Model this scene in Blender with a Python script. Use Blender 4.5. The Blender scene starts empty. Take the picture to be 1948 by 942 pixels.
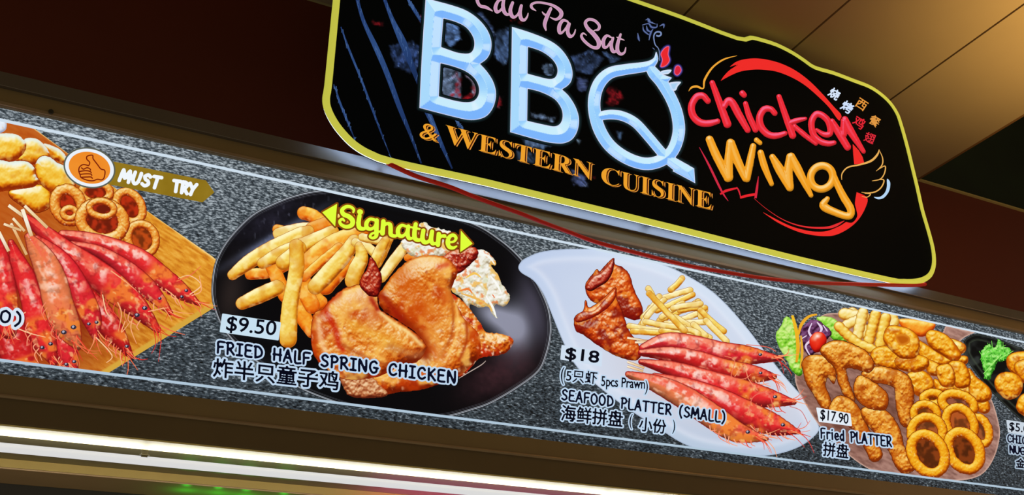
import bpy, math, random
import numpy as np
from mathutils import Vector

# ------------------------------------------------------------------ scene, camera, light, exposure
SC = bpy.context.scene
COL = SC.collection
rng = random.Random(7)

# The stall front runs along X, Z is up, the menu board's face is the plane Y = 0.
# The camera stands in front of it, looking up and to the right, held at a tilt.
W, H, FPX = 1948, 942, 1773.13
CAM = np.array([0.0, -2.2, 1.5])
RX = np.array([0.90081072, 0.18865955, 0.39108518])
RY = np.array([-0.43405048, 0.4158081, 0.79918947])
RZ = np.array([-0.01184166, -0.88966915, 0.45645216])
R3 = np.stack([RX, RY, RZ])                      # world = R3 @ (right, down, forward)

cd = bpy.data.cameras.new('camera')
cam = bpy.data.objects.new('camera', cd)
COL.objects.link(cam)
from mathutils import Matrix
cam.matrix_world = Matrix(((R3[0][0], -R3[0][1], -R3[0][2], CAM[0]),
                           (R3[1][0], -R3[1][1], -R3[1][2], CAM[1]),
                           (R3[2][0], -R3[2][1], -R3[2][2], CAM[2]),
                           (0, 0, 0, 1)))
cd.sensor_width = 36.0
cd.lens = 36.0 * FPX / W
cd.clip_start = 0.05
SC.camera = cam

SC.view_settings.view_transform = 'Standard'
SC.view_settings.look = 'None'
SC.view_settings.exposure = 0.0
SC.view_settings.gamma = 1.0
SC.view_settings.use_curve_mapping = False

wd = bpy.data.worlds.new('night_air')
SC.world = wd
wd.use_nodes = True
wd.node_tree.nodes['Background'].inputs[0].default_value = (1.0, 0.80, 0.46, 1)
wd.node_tree.nodes['Background'].inputs[1].default_value = 0.18


def lamp(name, kind, loc, energy, color, size=0.1, target=None, size_y=None, spot=None, blend=0.3):
    l = bpy.data.lights.new(name, kind)
    l.energy = energy
    l.color = color
    if kind == 'AREA':
        l.shape = 'RECTANGLE' if size_y else 'SQUARE'
        l.size = size
        if size_y:
            l.size_y = size_y
    else:
        l.shadow_soft_size = size
    if kind == 'SPOT':
        l.spot_size = math.radians(spot)
        l.spot_blend = blend
    o = bpy.data.objects.new(name, l)
    COL.objects.link(o)
    o.location = loc
    if target is not None:
        o.rotation_euler = (Vector(target) - Vector(loc)).to_track_quat('-Z', 'Y').to_euler()
    return o


# warm hall lamp hanging out to the right, it washes the ceiling boards
lamp('hall_lamp', 'SPOT', (3.5, -2.3, 1.9), 760.0, (1.0, 0.70, 0.28), 0.15, (3.4, -1.5, 3.9), None, 64, 0.9)
lamp('wall_fill_right', 'POINT', (4.6, -1.6, 2.2), 24.0, (1.0, 0.5, 0.25), 0.15)  # added fill light, brightens the right end of the maroon wall
# green LED glow from inside the stall, on the glossy underside of the inner beam
for gx_ in (0.315, 0.40, 0.475, 0.58):
    lamp('green_led', 'POINT', (gx_, 0.47, 2.045), 0.05, (0.03, 1.0, 0.04), 0.015)
# unseen pink light added to tint the soffit behind the tube
lamp('pink_fill', 'AREA', (1.3, 0.36, 2.0), 0.7, (1.0, 0.10, 0.55), 1.0, (1.3, 0.33, 2.3), 0.03)


# ------------------------------------------------------------------ helpers: geometry
def P(x, y, Y=0.0):
    """the point of the upright plane Y = const that the photo shows at pixel (x, y)"""
    x = np.asarray(x, float)
    y = np.asarray(y, float)
    d0 = R3[0][0] * (x - 974) + R3[0][1] * (y - 471) + R3[0][2] * FPX
    d1 = R3[1][0] * (x - 974) + R3[1][1] * (y - 471) + R3[1][2] * FPX
    d2 = R3[2][0] * (x - 974) + R3[2][1] * (y - 471) + R3[2][2] * FPX
    t = (Y - CAM[1]) / d1
    return np.stack([CAM[0] + d0 * t, Y + 0 * t, CAM[2] + d2 * t], -1)


def srgb(c):
    c = np.clip(np.asarray(c, float) / 255.0, 0, 1)
    return np.where(c <= 0.04045, c / 12.92, ((c + 0.055) / 1.055) ** 2.4)


def tag(o, label=None, cat=None, group=None, kind=None):
    if label: o['label'] = label
    if cat: o['category'] = cat
    if group: o['group'] = group
    if kind: o['kind'] = kind
    return o


def empty(name, loc, parent=None):
    o = bpy.data.objects.new(name, None)
    o.empty_display_size = 0.05
    COL.objects.link(o)
    o.location = loc
    if parent: o.parent = parent
    return o


def link_mesh(name, verts, faces, mat, parent=None, base=(0, 0, 0), cols=None, smooth=False):
    """one mesh object; world coordinates in, stored relative to the thing's base"""
    v = np.asarray(verts, float) - np.asarray(base, float)
    me = bpy.data.meshes.new(name)
    if isinstance(faces, np.ndarray) and faces.ndim == 2:
        n = len(faces); k = faces.shape[1]
        me.vertices.add(len(v)); me.vertices.foreach_set('co', v.astype(np.float32).ravel())
        me.loops.add(n * k); me.loops.foreach_set('vertex_index', faces.astype(np.int32).ravel())
        me.polygons.add(n)
        me.polygons.foreach_set('loop_start', (np.arange(n) * k).astype(np.int32))
        me.polygons.foreach_set('loop_total', np.full(n, k, np.int32))
        me.update(calc_edges=True)
    else:
        me.from_pydata([tuple(p) for p in v], [], [tuple(f) for f in faces])
        me.update()
    if cols is not None:
        a = me.color_attributes.new('ink', 'FLOAT_COLOR', 'POINT')
        rgba = np.ones((len(v), 4), np.float32)
        rgba[:, :3] = cols
        a.data.foreach_set('color', rgba.ravel())
    if smooth:
        me.polygons.foreach_set('use_smooth', np.ones(len(me.polygons), bool))
    if mat: me.materials.append(mat)
    o = bpy.data.objects.new(name, me)
    COL.objects.link(o)
    if parent is not None: o.parent = parent
    return o


def sweep_profile(prof, x0, x1, closed=True):
    """(Y, Z) profile swept along X"""
    n = len(prof)
    v = [(x0, y, z) for y, z in prof] + [(x1, y, z) for y, z in prof]
    f = [(i, (i + 1) % n, n + (i + 1) % n, n + i) for i in range(n if closed else n - 1)]
    if closed:
        f += [tuple(range(n - 1, -1, -1)), tuple(range(n, 2 * n))]
    return v, f


def box(x0, x1, y0, y1, z0, z1):
    return sweep_profile([(y0, z0), (y0, z1), (y1, z1), (y1, z0)], x0, x1)


def tube(path, r, seg=12):
    """round tube along a 3-D path"""
    path = [Vector(p) for p in path]
    v, f = [], []
    for i, p in enumerate(path):
        t = (path[min(i + 1, len(path) - 1)] - path[max(i - 1, 0)]).normalized()
        a = t.cross(Vector((0, 0, 1)))
        if a.length < 1e-3: a = t.cross(Vector((0, 1, 0)))
        a.normalize(); b = t.cross(a)
        rr = r[i] if hasattr(r, '__len__') else r
        for k in range(seg):
            q = 2 * math.pi * k / seg
            v.append(p + a * math.cos(q) * rr + b * math.sin(q) * rr)
    for i in range(len(path) - 1):
        for k in range(seg):
            f.append((i * seg + k, i * seg + (k + 1) % seg, (i + 1) * seg + (k + 1) % seg, (i + 1) * seg + k))
    f.append(tuple(range(seg - 1, -1, -1)))
    f.append(tuple(range((len(path) - 1) * seg, len(path) * seg)))
    return v, f


# ------------------------------------------------------------------ helpers: materials
def mat(name, color, rough=0.5, metal=0.0, noise=0.0, scale=20.0, bump=0.0, emit=None, strength=1.0, stretch=None):
    m = bpy.data.materials.new(name)
    m.use_nodes = True
    nt = m.node_tree
    b = nt.nodes['Principled BSDF']
    b.inputs['Base Color'].default_value = (*color, 1)
    b.inputs['Roughness'].default_value = rough
    b.inputs['Metallic'].default_value = metal
    if noise or bump:
        tc = nt.nodes.new('ShaderNodeTexCoord')
        nz = nt.nodes.new('ShaderNodeTexNoise')
        nz.inputs['Scale'].default_value = scale
        nz.inputs['Detail'].default_value = 5
        if stretch:
            mp = nt.nodes.new('ShaderNodeMapping')
            mp.inputs['Scale'].default_value = stretch
            nt.links.new(tc.outputs['Object'], mp.inputs[0])
            nt.links.new(mp.outputs[0], nz.inputs['Vector'])
        else:
            nt.links.new(tc.outputs['Object'], nz.inputs['Vector'])
        if noise:
            rp = nt.nodes.new('ShaderNodeValToRGB')
            rp.color_ramp.elements[0].position = 0.3
            rp.color_ramp.elements[1].position = 0.7
            rp.color_ramp.elements[0].color = (*[c * (1 - noise) for c in color], 1)
            rp.color_ramp.elements[1].color = (*[min(1, c * (1 + noise)) for c in color], 1)
            nt.links.new(nz.outputs[0], rp.inputs[0])
            nt.links.new(rp.outputs[0], b.inputs['Base Color'])
        if bump:
            bp = nt.nodes.new('ShaderNodeBump')
            bp.inputs['Strength'].default_value = bump
            bp.inputs['Distance'].default_value = 0.004
            nt.links.new(nz.outputs[0], bp.inputs['Height'])
            nt.links.new(bp.outputs[0], b.inputs['Normal'])
    if emit is not None:
        b.inputs['Emission Color'].default_value = (*emit, 1)
        b.inputs['Emission Strength'].default_value = strength
    return m


def print_material(name):
    """translucent printed film lit from behind: the ink colour glows"""
    m = bpy.data.materials.new(name)
    m.use_nodes = True
    nt = m.node_tree
    b = nt.nodes['Principled BSDF']
    at = nt.nodes.new('ShaderNodeAttribute')
    at.attribute_name = 'ink'
    mx = nt.nodes.new('ShaderNodeMix'); mx.data_type = 'RGBA'; mx.blend_type = 'MULTIPLY'
    mx.inputs[0].default_value = 1.0
    nt.links.new(at.outputs['Color'], mx.inputs[6])
    mx.inputs[7].default_value = (0.06, 0.06, 0.06, 1)
    nt.links.new(mx.outputs[2], b.inputs['Base Color'])
    nt.links.new(at.outputs['Color'], b.inputs['Emission Color'])
    b.inputs['Emission Strength'].default_value = 1.0
    b.inputs['Roughness'].default_value = 0.6
    b.inputs['Specular IOR Level'].default_value = 0.05
    return m


PRINT = print_material('backlit_print_film')


# ------------------------------------------------------------------ helpers: drawing the printed artwork
def hash2(i, j, seed):
    h = (i * 374761393 + j * 668265263 + seed * 974634777) & 0xffffffff
    h = ((h ^ (h >> 13)) * 1274126177) & 0xffffffff
    return ((h ^ (h >> 16)) & 0xffff) / 65535.0


def vnoise(x, y, seed=0):
    xi = np.floor(x).astype(np.int64); yi = np.floor(y).astype(np.int64)
    fx = x - xi; fy = y - yi
    fx = fx * fx * (3 - 2 * fx); fy = fy * fy * (3 - 2 * fy)
    a = hash2(xi, yi, seed); b = hash2(xi + 1, yi, seed)
    c = hash2(xi, yi + 1, seed); d = hash2(xi + 1, yi + 1, seed)
    return (a * (1 - fx) + b * fx) * (1 - fy) + (c * (1 - fx) + d * fx) * fy


def fbm(x, y, scale, octv=3, seed=0):
    s = 0.0; a = 0.5; t = 0.0; x = x / scale; y = y / scale
    for o in range(octv):
        s = s + a * vnoise(x, y, seed + o * 17); t += a
        a *= 0.55; x = x * 2.03 + 3.1; y = y * 2.03 + 1.7
    return s / t


def ss(a, b, x):
    t = np.clip((x - a) / (b - a), 0, 1)
    return t * t * (3 - 2 * t)


def mixc(a, b, t):
    t = np.asarray(t)[..., None]
    return np.asarray(a, float) * (1 - t) + np.asarray(b, float) * t


def ramp(pal, t):
    """pal: list of (pos, (r,g,b))"""
    xs = [p[0] for p in pal]
    return np.stack([np.interp(t, xs, [p[1][k] for p in pal]) for k in range(3)], -1)


def smooth(pts, closed=True, n=6):
    """Catmull-Rom; a doubled point keeps a corner"""
    p = np.asarray(pts, float)
    m = len(p); out = []
    rngi = range(m) if closed else range(m - 1)
    for i in rngi:
        if closed:
            p0, p1, p2, p3 = p[(i - 1) % m], p[i], p[(i + 1) % m], p[(i + 2) % m]
        else:
            p0, p1, p2, p3 = p[max(i - 1, 0)], p[i], p[i + 1], p[min(i + 2, m - 1)]
        if np.abs(p1 - p2).max() < 1e-6: continue
        for k in range(n):
            t = k / n
            out.append(0.5 * ((2 * p1) + (-p0 + p2) * t + (2 * p0 - 5 * p1 + 4 * p2 - p3) * t * t + (-p0 + 3 * p1 - 3 * p2 + p3) * t ** 3))
    if not closed: out.append(p[-1])
    return np.array(out)


class C:
    """crop frame: turns coordinates read off an enlarged crop into photo pixels"""
    def __init__(s, ox, oy, sc): s.o = np.array([ox, oy], float); s.s = sc
    def __call__(s, pts): return np.asarray(pts, float) / s.s + s.o
    def r(s, v): return np.asarray(v, float) / s.s


class Shape: pass


def seg_dist(x, y, a, b):
    ab = b - a; L = max(ab @ ab, 1e-9)
    t = np.clip(((x - a[0]) * ab[0] + (y - a[1]) * ab[1]) / L, 0, 1)
    dx = x - a[0] - t * ab[0]; dy = y - a[1] - t * ab[1]
    return np.sqrt(dx * dx + dy * dy), t, ab[0] * dy - ab[1] * dx


def poly(pts, sm=True, holes=(), n=5, wob=0, wscale=6, seed=0):
    loops = [smooth(q, True, n) if sm else np.asarray(q, float) for q in [pts] + list(holes)]
    s = Shape()
    allp = np.concatenate(loops)
    s.bb = (*allp.min(0), *allp.max(0))
    def f(x, y):
        d = np.full(x.shape, 1e9); ins = np.zeros(x.shape, bool)
        for q in loops:
            for i in range(len(q)):
                a, b = q[i], q[(i + 1) % len(q)]
                dd, _, _ = seg_dist(x, y, a, b)
                d = np.minimum(d, dd)
                if a[1] != b[1]:
                    cr = ((a[1] > y) != (b[1] > y)) & (x < (b[0] - a[0]) * (y - a[1]) / (b[1] - a[1]) + a[0])
                    ins ^= cr
        d = np.where(ins, -d, d)
        if wob: d = d + (fbm(x, y, wscale, 2, seed) - 0.5) * 2 * wob
        return d, None, None
    s.f = f
    s.pad = wob
    return s


def edges_shape(segs):
    """shape from boundary segments (text outlines), even-odd"""
    s = Shape(); segs = np.asarray(segs)
    s.bb = (*segs.reshape(-1, 2).min(0), *segs.reshape(-1, 2).max(0)); s.pad = 0
    def f(x, y):
        d = np.full(x.shape, 1e9); ins = np.zeros(x.shape, bool)
        for a, b in segs:
            dd, _, _ = seg_dist(x, y, a, b)
            d = np.minimum(d, dd)
            if a[1] != b[1]:
                ins ^= ((a[1] > y) != (b[1] > y)) & (x < (b[0] - a[0]) * (y - a[1]) / (b[1] - a[1]) + a[0])
        return np.where(ins, -d, d), None, None
    s.f = f
    return s


def stroke(pts, r, closed=False, n=5, sm=True, wob=0, wscale=6, seed=0):
    p = np.asarray(pts, float)
    rr = np.full(len(p), float(r)) if np.isscalar(r) else np.asarray(r, float)
    q3 = np.column_stack([p, rr])
    q = smooth(q3, closed, n) if sm else q3
    if closed: q = np.vstack([q, q[:1]])
    s = Shape()
    m = q[:, 2].max()
    s.bb = (q[:, 0].min() - m, q[:, 1].min() - m, q[:, 0].max() + m, q[:, 1].max() + m); s.pad = wob
    L = np.concatenate([[0], np.cumsum(np.hypot(*np.diff(q[:, :2], axis=0).T))]); T = L[-1]
    def f(x, y):
        best = np.full(x.shape, 1e9); S = np.zeros(x.shape); LT = np.zeros(x.shape)
        for i in range(len(q) - 1):
            dd, t, cr = seg_dist(x, y, q[i, :2], q[i + 1, :2])
            rl = q[i, 2] + t * (q[i + 1, 2] - q[i, 2])
            dd2 = dd - rl
            k = dd2 < best
            best = np.where(k, dd2, best)
            S = np.where(k, (L[i] + t * (L[i + 1] - L[i])) / T, S)
            LT = np.where(k, np.sign(cr) * dd / np.maximum(rl, 0.1), LT)
        if wob: best = best + (fbm(x, y, wscale, 2, seed) - 0.5) * 2 * wob
        return best, S, LT
    s.f = f
    return s


def union(*shapes):
    s = Shape()
    b = np.array([q.bb for q in shapes])
    s.bb = (b[:, 0].min(), b[:, 1].min(), b[:, 2].max(), b[:, 3].max()); s.pad = max(q.pad for q in shapes)
    def f(x, y):
        best, S, T = shapes[0].f(x, y)
        for q in shapes[1:]:
            d, a, b2 = q.f(x, y)
            best = np.minimum(best, d)
        return best, None, None
    s.f = f
    return s


def ellipse(cx, cy, rx, ry, ang=0, n=20):
    a = math.radians(ang); t = np.linspace(0, 2 * np.pi, n, endpoint=False)
    x = rx * np.cos(t); y = ry * np.sin(t)
    return np.column_stack([cx + x * math.cos(a) - y * math.sin(a), cy + x * math.sin(a) + y * math.cos(a)])


class Ctx: pass


MENU_TOP = lambda x: 228.6 + 0.2172 * x          # the white rules printed along the board
MENU_BOT = lambda x: 684.0 + 0.1268 * x


class Ink:
    """collects printed areas of ONE mesh object lying on the plane Y"""
    def __init__(s, Y, clip=True):
        s.Y = Y; s.v = []; s.f4 = []; s.c = []; s.n = 0; s.clip = clip
    def add(s, xy, quads, cols, dz=0.0):
        s.v.append(P(xy[:, 0], xy[:, 1], s.Y - dz)); s.f4.append(quads + s.n)
        s.c.append(srgb(cols)); s.n += len(xy)
    def paint(s, shape, shade, res=1.5, dz=0.0, grow=0.0):
        pad = grow + shape.pad + 2 * res
        x0, y0, x1, y1 = shape.bb
        if s.clip:
            x0 = max(x0, -320)
        xs = np.arange(x0 - pad, x1 + pad + res, res); ys = np.arange(y0 - pad, y1 + pad + res, res)
        X, Y = np.meshgrid(xs, ys)
        def dist(x, y):
            d, a, b = shape.f(x, y)
            d0 = d
            d = d - grow
            if s.clip:
                d = np.maximum(d, np.maximum(MENU_TOP(x) - y, y - MENU_BOT(x)))
            return d, a, b, d0
        D, S, T, D0 = dist(X, Y)
        ny, nx = X.shape
        ins = D < 0
        cell = ins[:-1, :-1] | ins[1:, :-1] | ins[:-1, 1:] | ins[1:, 1:]
        if not cell.any(): return
        gy, gx = np.gradient(D, res)
        g2 = np.maximum(gx * gx + gy * gy, 0.2)
        out = D > 0
        k = np.clip(D, 0, 1.45 * res)
        PX = np.where(out, X - k * gx / np.sqrt(g2), X); PY = np.where(out, Y - k * gy / np.sqrt(g2), Y)
        c = Ctx()
        c.x, c.y, c.d, c.e, c.s, c.t, c.res = X, Y, D0, -D0, S, T, res
        c.g = (gx, gy)
        col = shade(c)
        if not (isinstance(col, np.ndarray) and col.ndim == 3):
            col = np.broadcast_to(np.asarray(col, float), X.shape + (3,))
        idx = np.arange(nx * ny).reshape(ny, nx)
        q = np.stack([idx[:-1, :-1][cell], idx[1:, :-1][cell], idx[1:, 1:][cell], idx[:-1, 1:][cell]], -1)
        used = np.unique(q); remap = np.zeros(nx * ny, np.int64); remap[used] = np.arange(len(used))
        s.add(np.column_stack([PX.ravel()[used], PY.ravel()[used]]), remap[q], col.reshape(-1, 3)[used], dz)
    def ribbon(s, pts, w, col, n=5, sm=True, dz=0.0):
        p = np.asarray(pts, float)
        ww = np.full(len(p), float(w)) if np.isscalar(w) else np.interp(np.linspace(0, 1, len(p)), np.linspace(0, 1, len(w)), w)
        q = smooth(np.column_stack([p, ww]), False, n) if sm else np.column_stack([p, ww])
        if s.clip:
            q = q[(q[:, 1] > MENU_TOP(q[:, 0])) & (q[:, 1] < MENU_BOT(q[:, 0]))]
            if len(q) < 2: return
        t = np.gradient(q[:, :2], axis=0); t /= np.maximum(np.hypot(t[:, 0], t[:, 1]), 1e-6)[:, None]
        nrm = np.column_stack([-t[:, 1], t[:, 0]]) * (np.maximum(q[:, 2], 0.5) / 2)[:, None]
        m = len(q)
        v = np.concatenate([q[:, :2] + nrm, q[:, :2] - nrm])
        i = np.arange(m - 1)
        f = np.stack([i, i + 1, m + i + 1, m + i], -1)
        cc = np.asarray(col, float)
        cc = np.broadcast_to(cc, (2 * m, 3)) if cc.ndim == 1 else np.tile(np.stack([np.interp(np.linspace(0, 1, m), np.linspace(0, 1, len(cc)), cc[:, k]) for k in range(3)], -1), (2, 1))
        s.add(v, f, cc, dz)
    def disc(s, x, y, r, col, dz=0.0, ry=None):
        t = np.linspace(0, 2 * np.pi, 13)[:-1]
        v = np.column_stack([x + r * np.cos(t), y + (ry or r) * np.sin(t)])
        f = np.array([[0, 1, 2, 3], [0, 3, 4, 5], [0, 5, 6, 7], [0, 7, 8, 9], [0, 9, 10, 11]])
        s.add(v, f, np.broadcast_to(np.asarray(col, float), (12, 3)), dz)
    def build(s, name, parent, base, material=None):
        return link_mesh(name, np.concatenate(s.v), np.concatenate(s.f4), material or PRINT, parent, base, np.concatenate(s.c))


def one(name, parent, base, Y, shape, shade, res=1.5, grow=0.0, clip=True, extra=None):
    k = Ink(Y, clip)
    k.paint(shape, shade, res, 0, grow)
    if extra: extra(k)
    return k.build(name, parent, base)


# ---- how printed food is coloured (the tones of the photograph printed on the film)
LIGHT = np.array([-0.25, -0.72, 0.62]); LIGHT /= np.linalg.norm(LIGHT)      # x right, y down


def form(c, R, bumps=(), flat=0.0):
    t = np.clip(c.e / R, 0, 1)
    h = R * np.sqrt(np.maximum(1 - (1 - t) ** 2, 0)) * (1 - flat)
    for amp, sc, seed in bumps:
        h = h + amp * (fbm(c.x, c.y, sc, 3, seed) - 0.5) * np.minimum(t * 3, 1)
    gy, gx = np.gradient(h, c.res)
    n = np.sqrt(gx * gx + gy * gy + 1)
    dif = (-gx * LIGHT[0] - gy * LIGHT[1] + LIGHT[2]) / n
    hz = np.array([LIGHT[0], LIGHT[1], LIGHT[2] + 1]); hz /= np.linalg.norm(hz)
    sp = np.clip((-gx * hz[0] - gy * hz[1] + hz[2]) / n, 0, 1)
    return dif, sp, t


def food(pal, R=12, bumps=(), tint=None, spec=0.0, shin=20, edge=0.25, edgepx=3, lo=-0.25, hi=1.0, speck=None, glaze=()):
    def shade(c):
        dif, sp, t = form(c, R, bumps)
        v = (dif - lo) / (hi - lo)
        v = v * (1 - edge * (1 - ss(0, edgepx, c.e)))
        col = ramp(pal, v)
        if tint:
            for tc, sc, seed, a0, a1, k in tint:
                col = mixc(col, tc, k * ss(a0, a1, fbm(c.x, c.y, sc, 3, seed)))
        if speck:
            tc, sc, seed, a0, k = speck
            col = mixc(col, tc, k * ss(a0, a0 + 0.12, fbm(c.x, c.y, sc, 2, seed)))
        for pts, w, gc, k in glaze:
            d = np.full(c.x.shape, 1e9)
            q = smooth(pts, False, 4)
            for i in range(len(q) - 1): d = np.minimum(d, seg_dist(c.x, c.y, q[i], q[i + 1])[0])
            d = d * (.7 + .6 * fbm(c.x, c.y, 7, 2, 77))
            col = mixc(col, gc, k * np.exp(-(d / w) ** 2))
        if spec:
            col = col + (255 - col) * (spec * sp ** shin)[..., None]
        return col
    return shade


FRY = [(0.0, (150, 62, 8)), (0.3, (214, 130, 20)), (0.55, (235, 182, 58)), (0.8, (246, 218, 112)), (1.0, (255, 246, 190))]
FRYD = [(0.0, (150, 40, 5)), (0.35, (225, 95, 10)), (0.6, (240, 140, 30)), (0.85, (246, 190, 70)), (1.0, (252, 232, 150))]
PALE = [(0.0, (170, 95, 20)), (0.35, (228, 178, 70)), (0.6, (244, 216, 120)), (1.0, (254, 247, 205))]
NUG = [(0.0, (140, 40, 8)), (0.3, (220, 122, 12)), (0.5, (236, 172, 32)), (0.75, (245, 204, 70)), (1.0, (252, 246, 214))]
RING = [(0.0, (135, 35, 8)), (0.3, (205, 92, 22)), (0.55, (226, 136, 40)), (0.8, (240, 185, 90)), (1.0, (252, 232, 180))]
RING2 = [(0.0, (130, 45, 2)), (0.3, (205, 105, 6)), (0.55, (232, 150, 16)), (0.8, (244, 186, 44)), (1.0, (250, 220, 110))]
CRISP = [(0.0, (128, 44, 6)), (0.3, (192, 92, 14)), (0.55, (222, 136, 34)), (0.8, (240, 178, 74)), (1.0, (252, 226, 156))]
ROAST = [(0.0, (110, 25, 3)), (0.3, (186, 72, 10)), (0.55, (217, 112, 26)), (0.8, (236, 162, 68)), (1.0, (252, 225, 168))]
DARKRED = [(0.0, (60, 5, 5)), (0.35, (120, 15, 12)), (0.6, (165, 32, 18)), (0.85, (205, 80, 40)), (1.0, (240, 180, 140))]


# ---- lettering
PEN = {  # pen strokes of the hand-lettered capitals: width, strokes in a unit-high box (y up)
 'A': (.72, [[(0, 0), (.2, .55), (.38, 1), (.52, .55), (.72, 0)], [(.12, .35), (.62, .32)]]),
 'B': (.62, [[(.06, 0), (.06, 1)], [(.06, 1), (.5, .9), (.45, .58), (.1, .54)], [(.1, .54), (.62, .42), (.55, .05), (.06, 0)]]),
 'C': (.68, [[(.66, .8), (.5, .98), (.2, .88), (.04, .5), (.14, .12), (.42, 0), (.68, .16)]]),
 'D': (.68, [[(.08, 0), (.08, 1)], [(0, .97), (.4, .95), (.68, .6), (.58, .2), (.08, 0)]]),
 'E': (.62, [[(.6, 1), (.08, .97), (.06, .5), (.06, .03), (.62, 0)], [(.06, .52), (.5, .54)]]),
 'F': (.6, [[(.62, 1), (.08, .96), (.06, .5), (.04, 0)], [(.06, .52), (.5, .56)]]),
 'G': (.74, [[(.66, .86), (.45, 1), (.12, .8), (.05, .35), (.3, 0), (.62, .1), (.68, .42)], [(.42, .44), (.78, .42)]]),
 'H': (.7, [[(.06, 0), (.08, 1)], [(.62, 0), (.64, 1)], [(0, .5), (.72, .5)]]),
 'I': (.5, [[(.25, 0), (.27, 1)], [(.04, 1), (.5, 1)], [(0, 0), (.48, 0)]]),
 'K': (.68, [[(.08, 0), (.08, 1)], [(.62, .98), (.1, .45)], [(.2, .55), (.68, 0)]]),
 'L': (.56, [[(.08, 1), (.08, .03), (.58, 0)]]),
 'M': (.9, [[(0, 0), (.12, 1), (.44, .3), (.76, 1), (.9, 0)]]),
 'N': (.74, [[(.04, 0), (.08, 1), (.64, .02), (.7, 1)]]),
 'O': (.74, [[(.37, 1), (.08, .8), (.04, .3), (.34, 0), (.66, .22), (.7, .7), (.37, 1)]]),
 'P': (.62, [[(.08, 0), (.1, 1)], [(0, .95), (.4, 1), (.62, .76), (.45, .5), (.1, .46)]]),
 'R': (.68, [[(.08, 0), (.1, 1)], [(0, .95), (.42, 1), (.6, .76), (.42, .52), (.1, .48)], [(.25, .48), (.68, 0)]]),
 'S': (.64, [[(.6, .86), (.36, 1), (.1, .82), (.2, .58), (.5, .44), (.6, .2), (.32, 0), (.02, .12)]]),
 'T': (.7, [[(0, .97), (.72, 1)], [(.36, .98), (.34, 0)]]),
 'U': (.7, [[(.06, 1), (.06, .3), (.32, 0), (.6, .25), (.66, 1)]]),
 'Y': (.7, [[(0, 1), (.36, .48)], [(.72, 1), (.36, .48), (.2, 0)]]),
 'r': (.5, [[(.08, 0), (.08, .66)], [(.08, .45), (.28, .66), (.5, .62)]]),
 'i': (.2, [[(.1, 0), (.1, .66)], [(.1, .92), (.11, .96)]]),
 'e': (.56, [[(.06, .34), (.52, .38), (.42, .64), (.16, .6), (.05, .3), (.25, 0), (.54, .1)]]),
 'd': (.58, [[(.5, .55), (.25, .62), (.05, .32), (.22, .02), (.5, .2)], [(.54, 1), (.52, 0)]]),
 '0': (.6, [[(.3, 1), (.06, .8), (.04, .25), (.26, 0), (.52, .2), (.56, .75), (.3, 1)]]),
 '(': (.3, [[(.3, 1.1), (.08, .8), (.04, .25), (.24, -.15)]]),
 ')': (.3, [[(.04, 1.1), (.26, .8), (.28, .25), (.04, -.15)]]),
 ' ': (.55, []),
}


def pen_text(body, bl, br, tl, r, gap=.2):
    """hand lettering between two baseline points; r = pen radius in photo pixels"""
    bl, br, tl = map(lambda p: np.asarray(p, float), (bl, br, tl))
    wd_ = sum(PEN[ch][0] + gap for ch in body) - gap
    ex = (br - bl) / wd_; ey = tl - bl
    sh = []; x = 0.0
    for ch in body:
        w, sts = PEN[ch]
        for st in sts:
            sh.append(stroke([bl + (x + a) * ex + b * ey for a, b in st], r, n=4, sm=len(st) > 2))
        x += w + gap
    return union(*sh)


_segs_cache = {}


def glyph_segments(body):
    if body in _segs_cache: return _segs_cache[body]
    c = bpy.data.curves.new('glyphs', 'FONT')
    c.body = body; c.dimensions = '2D'; c.fill_mode = 'NONE'; c.resolution_u = 4
    o = bpy.data.objects.new('glyphs', c)
    COL.objects.link(o)
    dg = bpy.context.evaluated_depsgraph_get(); dg.update()
    ev = o.evaluated_get(dg); me = ev.to_mesh()
    v = np.array([p.co[:2] for p in me.vertices])
    segs = np.array([[v[e.vertices[0]], v[e.vertices[1]]] for e in me.edges])
    ev.to_mesh_clear()
    bpy.data.objects.remove(o); bpy.data.curves.remove(c)
    _segs_cache[body] = segs
    return segs


def type_text(body, bl, br, tl):
    """typeset text whose outline box has these corners in the photo"""
    s = glyph_segments(body)
    lo = s.reshape(-1, 2).min(0); hi = s.reshape(-1, 2).max(0)
    u = (s - lo) / (hi - lo)
    bl, br, tl = map(lambda p: np.asarray(p, float), (bl, br, tl))
    return edges_shape(bl + u[..., :1] * (br - bl) + u[..., 1:] * (tl - bl))


def turned(body, cx, cy, size, ang, sy=1.0):
    a = math.radians(ang)
    r = np.array([math.cos(a), math.sin(a)]) * size; d = np.array([-math.sin(a), math.cos(a)]) * size * sy
    tl = np.array([cx, cy]) - (r + d) / 2
    return type_text(body, tl + d, tl + d + r, tl)


def lettering(name, parent, base, Y, shape, col, halo=None, hw=3.0, bold=0.0, res=0.9, clip=True):
    k = Ink(Y, clip)
    if halo is not None: k.paint(shape, lambda c: halo, res * 1.2, 0, hw + bold)
    k.paint(shape, (lambda c: col) if not callable(col) else col, res, 0.0001, bold)
    return k.build(name, parent, base)

# ------------------------------------------------------------------ the setting
def zz(y, Y, x=0):
    return float(P(x, y, Y)[2])


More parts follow.
